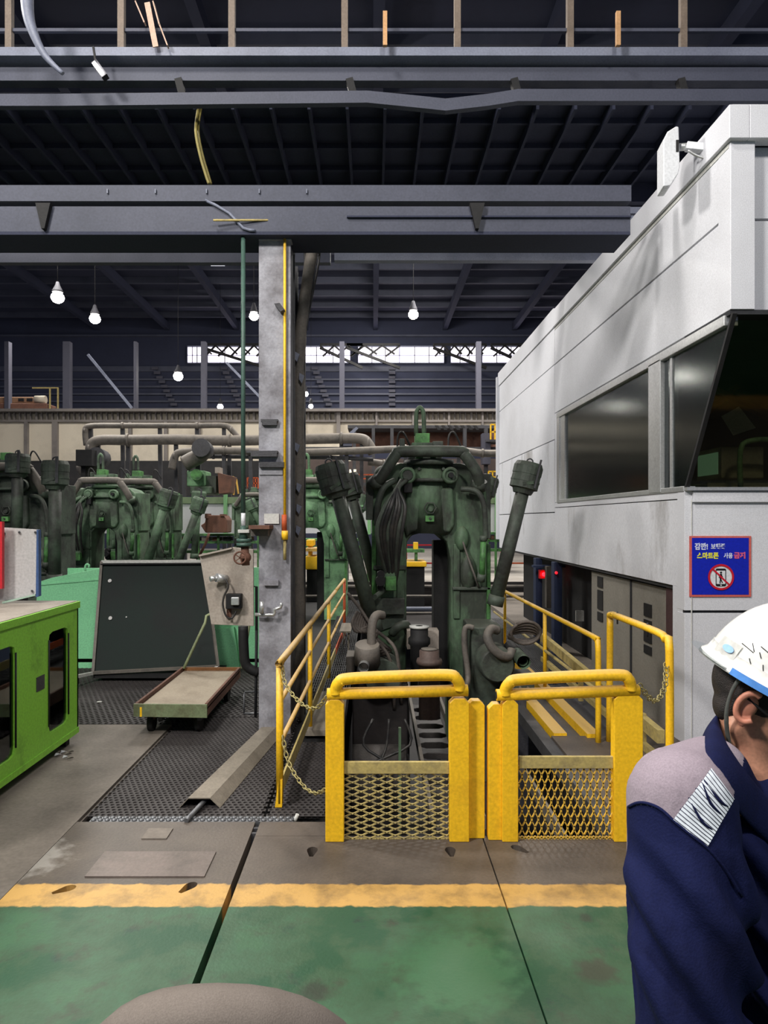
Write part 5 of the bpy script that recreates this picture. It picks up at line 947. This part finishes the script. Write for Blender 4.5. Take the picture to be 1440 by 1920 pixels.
# grey board on the cabinet
wb_ = thing('grey_board', 'grey board with blue right edge standing on the lime cabinet', 'board', (-2.8, 5.0, ztp))
MB().prism([P(-60, 985, 5.0), P(71, 993, 5.0), P(72, 1117, 5.0), P(-60, 1135, 5.0)], (0, .02, 0)).build('panel', M['board'], wb_); MB().prism([P(68.5, 993, 4.99), P(72, 993, 4.99), P(72.5, 1118, 4.99), P(67, 1120, 4.99)], (0, .04, 0)).build('edge_strip', M['blue'], wb_)
MB().prism([P(4, 1128, 4.985), P(66, 1114, 4.985), P(66, 1117, 4.985), P(4, 1132, 4.985)], (0, .01, 0)).build('lower_strip', mat('pale_mint', (160, 186, 168), .6), wb_)
for (x, y) in ((8, 1000), (36, 998), (66, 998), (60, 1108)): MB().cyl(P(x, y, 5.0), P(x, y, 4.985), .008, n=8).build('screw', M['cdark'], wb_)
solo(MB().pbox(-30, 4, 978, 1104, 4.9, .03), 'red_panel', M['red'], 'red panel strip at the left edge beside the grey board', 'panel', (-2.7, 4.9, ztp))
# mint skip and dark screen
sk = thing('mint_skip', 'mint green steel skip behind the dark screen', 'skip', (-2.6, 7.8, 0))
Ym = 7.75; k0 = lambda px, py: P(px, py, Ym)
MB().prism([k0(70, 1092), k0(98, 1083), k0(196, 1064), k0(500, 1064), k0(500, 1250), k0(150, 1270), k0(60, 1280)], (0, .03, 0)).build('front_wall', M['mint'], sk, bevel=.004)
MB().prism([k0(70, 1095), k0(196, 1084), k0(196, 1087), k0(70, 1098)], (0, -.01, 0)).build('rim_fold', M['mint'], sk)
MB().box(k0(60, 0).x, k0(500, 0).x, Ym+.9, Ym+.93, .1, 1.05).build('rear_wall', M['mint'], sk); MB().box(k0(500, 0).x-.03, k0(500, 0).x, Ym+.03, Ym+.9, .08, 1.05).build('end_wall', M['mint'], sk); MB().box(k0(60, 0).x, k0(500, 0).x, Ym, Ym+.9, .06, .1).build('skip_floor', M['mint'], sk)
for x in (95, 420): MB().box(k0(x, 0).x, k0(x, 0).x+.1, Ym+.1, Ym+.8, 0-.004, .06).build('runner', M['black'], sk)
MB().tube([k0(160, 1070), k0(160, 1062), k0(163, 1058), k0(167, 1060), k0(166, 1064)], .012, 7, 3).build('lifting_hook', M['mint'], sk)
MB().prism([k0(400, 1180), k0(440, 1175), k0(452, 1255), k0(398, 1255)], (0, -.05, 0)).build('reinforcing_rib', M['mint'], sk)
ds = thing('welding_screen', 'dark green framed screen leaning back against the mint skip', 'screen', (-2.4, 7.15, 0))
tl, tr, br, bl = P(191, 1054, 7.65), P(384, 1053, 7.65), P(409, 1250, 7.1), P(175, 1262, 7.1)
n_ = (tr-tl).cross(bl-tl).normalized(); n_ = n_ if n_.y > 0 else -n_
MB().prism([tl, tr, br, bl], n_*.012).build('sheet', M['screen'], ds)
for a, b in ((tl, tr), (tr, br), (br, bl), (bl, tl)): MB().bar(a-n_*.01, b-n_*.01, .028, .03).build('frame_tube', M['pipe'] if a is not tl else M['offwhite'], ds)
MB().bar(tl+(bl-tl)*.03-n_*.03, tr+(br-tr)*.03-n_*.03, .02, .01).build('hem_strip', M['black'], ds)
for (x, y) in ((207, 1090), (208, 1160), (238, 1158)): 
    f = (y-1054)/205; c = P(x, y, 7.65-.55*f)-n_*.012; MB().cyl(c, c-n_*.01, .02 if x < 220 else .008, n=12).build('rivet', M['board'], ds)
for p in (bl, br):
    f = MB().bar(p, (p.x-.08, p.y-.25, .10), .03).build('outrigger', M['offwhite'], ds); MB().cyl((p.x-.1, p.y-.25, .05), (p.x-.06, p.y-.25, .05), .05, n=14).build('caster_wheel', M['cdark'], f)
MB().box(bl.x, br.x, 7.1, 7.5, .03, .08).build('base_bar', M['black'], ds)
# litter
t = thing('plastic_scrap', 'crumpled clear plastic scraps on the concrete under the lime cabinet', 'scrap', G(118, 1418))
for i in range(9):
    c = G(100+random.random()*40, 1412+random.random()*14, 0)+Vector((0, 0, .006)); MB().prism([c, c+Vector((.03, .01, .01)), c+Vector((.035, .03, .0)), c+Vector((.0, .02, .012))], (0, 0, .004)).build('fold', M['white'] if i % 3 == 0 else M['pipe'], t)
for (x, y, l) in ((181, 1317, 'tiny pale paper scrap on the mat behind the lime cabinet'), (330, 1278, None), (978, 1592, None), (435, 1632, None)):
    if l: solo(MB().box(0, .04, 0, .03, 0, .004, Matrix.Translation(G(x, y))), 'paper_scrap', M['offwhite'], l, 'scrap', G(x, y))
# ------------------------------------------------------------------ chair back at the bottom edge
ch = thing('office_chair', 'rounded grey upholstered chair back at the bottom edge in front of the viewer', 'chair', (-.19, .8, 0))
prof = []
mb = MB(); ns = 20; cxx = -.19; rings = []
for j, (yo, sc_) in enumerate(((0, .0), (0.0, .9), (.012, .97), (.035, 1.0), (.06, .97), (.075, .9), (.075, 0))):
    pts = []
    for i in range(ns*2):
        a = 2*math.pi*i/(ns*2); ca, sa = math.cos(a), math.sin(a)
        ex = .92 if sa > 0 else .35
        x = .215*abs(ca)**ex*(1 if ca > 0 else -1); z = .24*abs(sa)**(1. if sa > 0 else .35)*(1 if sa > 0 else -1)
        pts.append(Vector((cxx+x*max(sc_, .001), .83-.04+yo+.06*(x/.215)**2, .85+z*max(sc_, .001))))
    rings.append(pts)
vs = [v for r in rings for v in r]; n2 = ns*2
mb.add(vs, [(j*n2+i, j*n2+(i+1) % n2, (j+1)*n2+(i+1) % n2, (j+1)*n2+i) for j in range(len(rings)-1) for i in range(n2)], True)
mb.build('backrest', M['cloth'], ch)
MB().box(cxx-.22, cxx+.22, .30, .78, .42, .49).build('seat', M['cloth'], ch, bevel=.03); MB().bar((cxx, .6, .41), (cxx, .88, .41), .06, .02).bar((cxx, .88, .4), (cxx, .88, .7), .06, .02, (0, 1, 0)).build('back_bracket', M['black'], ch); MB().cyl((cxx, .55, .1), (cxx, .55, .42), .025).build('gas_post', M['black'], ch)
for i in range(5):
    a = math.radians(90+72*i); e = Vector((cxx+.28*math.cos(a), .55+.28*math.sin(a), .07)); l_ = MB().bar((cxx, .55, .11), e, .04, .025).build('leg', M['black'], ch); MB().cyl(e+Vector((-.015, 0, -.042)), e+Vector((.015, 0, -.042)), .028).build('caster', M['black'], l_)
# ------------------------------------------------------------------ worker
from mathutils.bvhtree import BVHTree
wk = thing('person', 'worker in navy and grey jacket and white hard hat, head bowed, at the right edge', 'person', (.9, 1.5, 0))
def remesh(mb, name, mats_, vox, smooth=6, parent=None, fn=None, disp=None):
    me = bpy.data.meshes.new('tmp'); me.from_pydata([tuple(v) for v in mb.v], [], mb.f); bm = bmesh.new(); bm.from_mesh(me); bmesh.ops.recalc_face_normals(bm, faces=bm.faces); bm.to_mesh(me); bm.free()
    o = bpy.data.objects.new('tmp', me); COL.objects.link(o); r = o.modifiers.new('r', 'REMESH'); r.mode = 'VOXEL'; r.voxel_size = vox; r.use_smooth_shade = True
    s = o.modifiers.new('s', 'SMOOTH'); s.iterations = smooth; s.factor = .5
    if disp:
        tx = bpy.data.textures.new('folds', 'CLOUDS'); tx.noise_scale = disp[0]; tx.noise_depth = 2; d = o.modifiers.new('d', 'DISPLACE'); d.texture = tx; d.strength = disp[1]; d.mid_level = .5
    dg = bpy.context.evaluated_depsgraph_get(); m2 = bpy.data.meshes.new_from_object(o.evaluated_get(dg)); bpy.data.objects.remove(o)
    m2.materials.clear()
    for q in mats_: m2.materials.append(q)
    if fn:
        m2.update()
        for p in m2.polygons: p.material_index = fn(p.center, p.normal)
    off = root_of(parent).location
    for v in m2.vertices: v.co -= off
    m2.name = name; o = bpy.data.objects.new(name, m2); COL.objects.link(o); o.parent = parent
    for p in m2.polygons: p.use_smooth = True
    return o
def limb(mb, pts, rs):
    for (a, ra), (b, rb) in zip(zip(pts, rs), list(zip(pts, rs))[1:]):
        mb.cyl(a, b, ra, rb, n=18); mb.sph(a, ra, n=18, m=12); mb.sph(b, rb, n=18, m=12)
neck = P(1395, 1432, 1.45); headc = P(1426, 1300, 1.45)
sd_ = Vector((-.6, -.8, 0)); fw_ = Vector((.8, -.6, 0))
def mirror(p): return p-2*((p-neck).dot(sd_))*sd_
shR = P(1276, 1497, 1.26); elR = P(1296, 1950, 1.18); haR = Vector((.84, 1.02, .60))
shL = mirror(shR)+Vector((.03, -.03, -.05)); elL = mirror(elR); haL = mirror(haR)+Vector((-.05, .05, .05)); hip = Vector((.86, 1.60, .74)); chest = Vector((.83, 1.47, 1.0))
Rh = Matrix.Rotation(math.radians(-24), 3, 'Z') @ Matrix.Rotation(math.radians(27), 3, 'Y')
def hd(x, y, z): return headc+Rh @ Vector((x, y, z))
b = MB()
b.sph(hd(0, 0, .02), .092, .078, .10, 24, 16, Rh); b.sph(hd(.02, 0, -.05), .075, .064, .085, 20, 14, Rh); b.sph(hd(.055, 0, -.105), .035, .036, .03, 16, 10, Rh); b.sph(hd(.096, 0, -.035), .018, .013, .024, 12, 8, Rh); b.sph(hd(.082, 0, -.078), .014, .026, .011, 12, 8, Rh)
for s in (-1, 1):
    b.sph(hd(.07, s*.036, -.03), .024, .022, .02, 12, 8, Rh); limb(b, [hd(-.015, s*.055, -.08), hd(.05, s*.032, -.12)], [.02, .018])
limb(b, [hd(-.005, 0, -.03), neck+Vector((.012, 0, .02)), neck+Vector((.012, .0, -.1))], [.064, .058, .07])
limb(b, [hd(-.02, -.045, -.07), neck+Vector((.05, -.05, -.06))], [.022, .018]); limb(b, [hd(-.02, .045, -.07), neck+Vector((.06, .02, -.06))], [.022, .018])
limb(b, [neck+Vector((.01, 0, -.08)), chest, hip], [.075, .10, .11])
for sh, el, ha in ((shR, elR, haR), (shL, elL, haL)):
    limb(b, [neck+Vector((0, 0, -.08)), sh, el, ha], [.06, .05, .042, .026])
    d = (ha-el).normalized(); pl = ha+d*.045; u = d.cross(Vector((0, 0, 1))).normalized(); n_ = u.cross(d)
    b.sph(pl, .04, .02, .052, 14, 10, Matrix((u, n_, d)).transposed())
    for i in range(4):
        r0 = pl+d*.035+u*(.027-.018*i); L_ = (.034, .040, .036, .028)[i]; limb(b, [r0, r0+d*L_-n_*.006, r0+d*L_*1.8-n_*.022], [.0095, .0088, .0078])
    th = -u if sh is shR else u
    limb(b, [pl-d*.02+th*.025, pl+d*.01+th*.05-n_*.01, pl+d*.038+th*.056-n_*.02], [.0125, .011, .009])
for s in (-1, 1):
    h_ = hip+Vector((.0, s*.09, -.02)); kn = Vector((.90, 1.57+s*.10, .43)); an_ = Vector((.86, 1.57+s*.11, .09)); limb(b, [h_, kn, an_], [.085, .058, .04]); limb(b, [an_, an_+Vector((.14, 0, -.05))], [.04, .03])
remesh(b, 'body', [M['skin']], .006, 4, wk)
esk = mat('ear_skin', (208, 138, 114), .5, amt=.2, bump=0)
for s in (-1, 1):
    c = hd(-.022, s*.080, -.024); e = MB(); k_ = []
    for i in range(11): a = math.radians(70+25*i); k_.append(c+Rh @ Vector((.021*math.cos(a)+.002, s*(.012+.003*math.sin(a)), .031*math.sin(a)+.002)))
    e.tube(k_, .0068, 8, 2); e.sph(c, .019, .010, .027, 12, 8, Rh); e.sph(c+Rh @ Vector((.006, s*.007, -.03)), .010, .006, .011, 10, 6, Rh)
    remesh(e, 'ear', [esk], .0022, 2, wk)
    MB().sph(hd(.089, s*.034, -.022), .012, .012, .012, 12, 8).build('eye', M['white'], wk); MB().bar(hd(.094, s*.02, .0), hd(.085, s*.055, .002), .006).build('eyebrow', M['hair'], wk)
MB().tube([hd(.094, -.022, -.079), hd(.099, 0, -.079), hd(.094, .022, -.079)], .004, 6, 3).build('mouth', esk, wk)
hb_ = MB(); hb_.sph(hd(-.006, 0, .016), .0965, .0805, .088, 24, 16, Rh); hb_.sph(hd(-.038, 0, -.040), .036, .066, .050, 18, 12, Rh); hb_.sph(hd(-.03, 0, -.012), .05, .080, .030, 18, 12, Rh); hb_.sph(hd(.005, 0, .0), .05, .0805, .026, 18, 12, Rh)
remesh(hb_, 'hair', [M['hair']], .005, 3, wk)
# helmet
hm = MB(); hc = headc+Rh @ Vector((.004, 0, .032)); n_s = 36; prof = [(math.cos(math.pi/2*i/14), math.sin(math.pi/2*i/14)) for i in range(15)]
HX, HY, HZ = .132, .112, .176
def he(r, z, t): return hc+Rh @ Vector((HX*r*math.cos(t), HY*r*math.sin(t), HZ*z))
hm.add([he(r, z, 2*math.pi*j/n_s) for (r, z) in prof for j in range(n_s)], [(i*n_s+j, i*n_s+(j+1) % n_s, (i+1)*n_s+(j+1) % n_s, (i+1)*n_s+j) for i in range(14) for j in range(n_s)], True)
hel = hm.build('helmet', M['helmet'], wk)
A = [2*math.pi*j/n_s for j in range(n_s)]; pr = ((HX, HY, .026), (HX+.004, HY+.005, .006), (HX+.014, HY+.016, -.006), (HX+.015, HY+.017, -.011), (HX-.002, HY-.002, -.004))
def brv(rx, ry, z, t): return hc+Rh @ Vector(((rx+(.035 if rx > HX+.01 else 0)*max(0, math.cos(t)))*math.cos(t), ry*math.sin(t), z))
br_ = MB(); br_.add([brv(*p, t) for p in pr for t in A], [(i*n_s+j, i*n_s+(j+1) % n_s, ((i+1) % 5)*n_s+(j+1) % n_s, ((i+1) % 5)*n_s+j) for i in range(5) for j in range(n_s)], True); br_.build('brim', M['helmet'], hel)
def onh(az, el, o=.001):
    t = -math.radians(az-24); e = math.radians(el); v = Vector((HX*math.cos(e)*math.cos(t), HY*math.cos(e)*math.sin(t), HZ*math.sin(e))); return hc+Rh @ (v*(1+o/.12))
def patch(az0, az1, el0, el1, name, m, o=.0012, n=8):
    q = MB(); g = [[onh(az0+(az1-az0)*i/n, el0+(el1-el0)*j/3, o) for i in range(n+1)] for j in range(4)]
    q.add([v for r in g for v in r], [(j*(n+1)+i, j*(n+1)+i+1, (j+1)*(n+1)+i+1, (j+1)*(n+1)+i) for j in range(3) for i in range(n)], True); return q.build(name, m, hel)
patch(156, 182, 3, 15, 'rear_badge', M['offwhite'], .003)
q_ = MB(); cc = onh(166, 9, .0045); ax = (onh(172, 9, .0045)-onh(160, 9, .0045)).normalized(); ay = (onh(166, 14, .0045)-onh(166, 4, .0045)).normalized(); q_.prism([cc+ax*.014*math.cos(t)+ay*.0075*math.sin(t) for t in [2*math.pi*i/20 for i in range(20)]], (onh(166, 9, .0055)-cc)).build('badge_oval', M['lens'], hel)
patch(100, 149, -3, 1, 'blue_stripe', M['bluestrip'], .019, 12); patch(112, 124, 6, 12, 'red_sticker', M['textred'], .003, 6)
def stroke(pts): MB().tube([onh(2*a-58, e*.75-10, .0005) for a, e in pts], .0009, 5, 3).build('ink_stroke', M['ink'], hel)
for st_ in (((109, 36), (102, 34)), ((105, 41), (102, 35)), ((101, 42), (96, 40)), ((100, 37), (98, 33)), ((105, 24), (97, 23)), ((102, 28), (100, 24)), ((96, 29), (94, 22)), ((92, 34), (90, 38), (87, 36), (88, 32), (92, 34)), ((86, 30), (83, 37)), ((84, 33), (80, 33))): stroke(st_)
vf = MB(); vf.add([brv(HX+.013, HY+.014, -.004, t) for t in A[13:24]]+[brv(HX+.034, HY+.028, .008, t)-Rh @ Vector((0, 0, .012)) for t in A[13:24]], [(i, i+1, 12+i, 11+i) for i in range(10)], True); vf.build('rear_flap', M['visor'], hel)
MB().tube([hd(-.03, -.086, -.008), hd(.03, -.083, -.022), hd(.085, -.066, -.032)], .003, 6, 3).build('glasses_temple', M['black'], wk); MB().tube([hd(-.03, .086, -.008), hd(.03, .083, -.022), hd(.085, .066, -.032)], .003, 6, 3).build('glasses_temple', M['black'], wk)
for s in (-1, 1): MB().tube([hd(.108, s*.036, -.03)+Rh @ Vector((0, .026*math.cos(a), .018*math.sin(a))) for a in [2*math.pi*i/16 for i in range(17)]], .002, 6, caps=False).build('glasses_rim', M['black'], wk)
MB().tube([hd(-.060, -.090, .025), hd(-.060, -.090, -.01), hd(-.046, -.086, -.06), hd(-.01, -.072, -.115), hd(.03, -.04, -.15), hd(.05, .0, -.154)], .0042, 6, 4).build('chin_strap', mat('strap_grey', (82, 84, 80), .6), wk)
MB().sph(hd(.045, -.02, -.145), .028, .028, .012, 14, 8, Rh).build('chin_pad', M['black'], wk)
# jacket
j = MB(); Rb = Matrix.Rotation(math.radians(-37), 3, 'Z')
j.sph(chest+Vector((.0, .02, -.07)), .14, .19, .18, 24, 16, Rb); j.sph(Vector((.86, 1.55, .80)), .17, .20, .24, 24, 16, Rb); limb(j, [chest, hip+Vector((0, 0, .02))], [.16, .17])
limb(j, [shR+Vector((.0, .0, -.0)), P(1330, 1455, 1.36), neck+Vector((-.02, -.02, -.085))], [.092, .075, .06]); limb(j, [shL, neck+Vector((.0, .0, -.085))], [.09, .075])
limb(j, [shR, P(1290, 1700, 1.22), elR, haR-Vector((.02, -.01, -.03))], [.092, .104, .088, .052]); limb(j, [shL, elL, haL-(haL-elL)*.15], [.09, .085, .05])
limb(j, [P(1365, 1590, 1.36), P(1430, 1720, 1.34), P(1440, 1900, 1.34)], [.10, .13, .13])
def jm(c, n):
    x = CX+F*c.x/c.y; y = CY-F*(c.z-H)/c.y
    if n.y > .3: return 1 if c.z > 1.0 else 0
    poly = ((1100, 1300), (1400, 1300), (1392, 1440), (1372, 1500), (1334, 1442), (1262, 1538), (1235, 1515), (1205, 1506), (1178, 1512), (1100, 1530)); r = False; q = poly[-1]
    for p in poly:
        if (p[1] > y) != (q[1] > y) and x < (q[0]-p[0])*(y-p[1])/(q[1]-p[1])+p[0]: r = not r
        q = p
    return 1 if r else 0
jk = remesh(j, 'jacket', [M['navy'], M['yoke']], .0048, 8, wk, jm)
from mathutils import noise
V_ = [(v.co.copy(), v.normal.copy()) for v in jk.data.vertices]; out_co = []
for co, n in V_:
    c = co+wk.location
    if n.y <= .4:
        m_ = min(1, max(0, (1.10-c.z)/.06))*min(1, (.4-n.y)*2); q = c.x*.836+c.z*.549+.03*noise.noise(c*5)
        w1 = math.sin(q*88); w1 = (abs(w1)**.8)*(1 if w1 > 0 else -1)
        amp = .011+.02*max(0, noise.noise(Vector((c.x*3+5, c.y*3, c.z*3)))+.25)
        co = co+n*(w1*amp*m_+.006*noise.noise(c*9))
    out_co += list(co)
jk.data.vertices.foreach_set('co', out_co)
jk.data.update()
off = wk.location; bvh = BVHTree.FromPolygons([v.co+off for v in jk.data.vertices], [tuple(p.vertices) for p in jk.data.polygons])
def onj(px, py, o=.003):
    d = P(px, py, 1)-Vector((0, 0, H)); d.normalize(); h = bvh.ray_cast(Vector((0, 0, H)), d)
    return (h[0]+h[1]*(o if h[1].dot(d) < 0 else -o)) if h[0] else P(px, py, 1.6)
Aq, Bq, Cq, Dq = Vector((1332, 1442)), Vector((1374, 1498)), Vector((1325, 1588)), Vector((1262, 1537)); g = []
for i in range(15):
    for k_ in range(11):
        u, v = i/14, k_/10; p = (Aq.lerp(Dq, u)).lerp(Bq.lerp(Cq, u), v); g.append(onj(p.x, p.y, .003))
rp_ = MB().add(g, [(i*11+k_, i*11+k_+1, (i+1)*11+k_+1, (i+1)*11+k_) for i in range(14) for k_ in range(10)], True).build('reflective_patch', M['reflective'], jk)
for i in range(17):
    u = .03+i/17; p = Aq.lerp(Dq, u); q = Bq.lerp(Cq, u); MB().tube([onj(*p.lerp(q, f), .0035) for f in (.0, .25, .5, .75, 1)], .0007, 4).build('patch_line', M['trousers'], rp_)
for pts in (((1318, 1464), (1345, 1500), (1362, 1512)), ((1316, 1470), (1330, 1505), (1352, 1528)), ((1296, 1506), (1315, 1540), (1334, 1555))): MB().tube([onj(*p, .0035) for p in pts], lambda t: .0006+.002*math.sin(math.pi*t), 5, 4).build('crease', M['navy'], rp_)
MB().tube([onj(*p, .001) for p in ((1180, 1513), (1192, 1507), (1205, 1505), (1220, 1508), (1236, 1515), (1250, 1526), (1263, 1539), (1295, 1565), (1326, 1590), (1360, 1630), (1390, 1680))], .003, 6, 3).build('sleeve_seam', M['navy'], jk)
# collar
inn = [(1345, 1338, 1.47), (1350, 1362, 1.43), (1362, 1392, 1.395), (1385, 1427, 1.365), (1412, 1462, 1.34), (1442, 1498, 1.33), (1490, 1550, 1.32)]
out_ = [(1313, 1374, 1.47), (1309, 1398, 1.42), (1320, 1432, 1.37), (1345, 1467, 1.33), (1375, 1504, 1.30), (1410, 1547, 1.285), (1460, 1600, 1.28)]
rows = []
for a, b_ in zip(inn, out_):
    a = P(a[0], a[1], min(a[2], onj(a[0], a[1], 0).y-.015)); b_ = P(b_[0], b_[1], min(b_[2], onj(b_[0], b_[1], 0).y-.008)); m_ = (a+b_)/2+Vector((-.006, -.014, .008)); rows.append([b_+Vector((.02, .03, -.03)), b_+Vector((0, 0, -.004)), m_, a, a+Vector((.008, .014, -.006)), a+Vector((.006, .02, -.04))])
full = [[mirror(v) for v in r] for r in rows][::-1]+rows; nr = 6
o = MB().add([v for r in full for v in r], [(i*nr+k_, i*nr+(k_+1) % nr, (i+1)*nr+(k_+1) % nr, (i+1)*nr+k_) for i in range(len(full)-1) for k_ in range(nr)], True).build('collar', M['navy'], jk)
m_ = o.modifiers.new('s', 'SUBSURF'); m_.levels = 1; m_.render_levels = 2
tr_ = MB()
for s in (-1, 1):
    h_ = hip+Vector((.0, s*.09, 0)); kn = Vector((.90, 1.57+s*.10, .43)); an_ = Vector((.86, 1.57+s*.11, .1)); limb(tr_, [h_, kn, an_], [.115, .085, .075])
limb(tr_, [hip+Vector((0, -.05, .03)), hip+Vector((0, .05, .03))], [.15, .15])
remesh(tr_, 'trousers', [M['trousers']], .01, 6, wk)
for s in (-1, 1): an_ = Vector((.86, 1.57+s*.11, .0)); q_ = MB(); q_.sph(an_+Vector((.05, 0, .045)), .145, .052, .045, 18, 10); limb(q_, [an_+Vector((-.02, 0, .06)), an_+Vector((-.01, 0, .13))], [.055, .058]); q_.box(an_.x-.09, an_.x+.185, an_.y-.045, an_.y+.045, .002, .02); remesh(q_, 'shoe', [M['black']], .007, 4, wk)
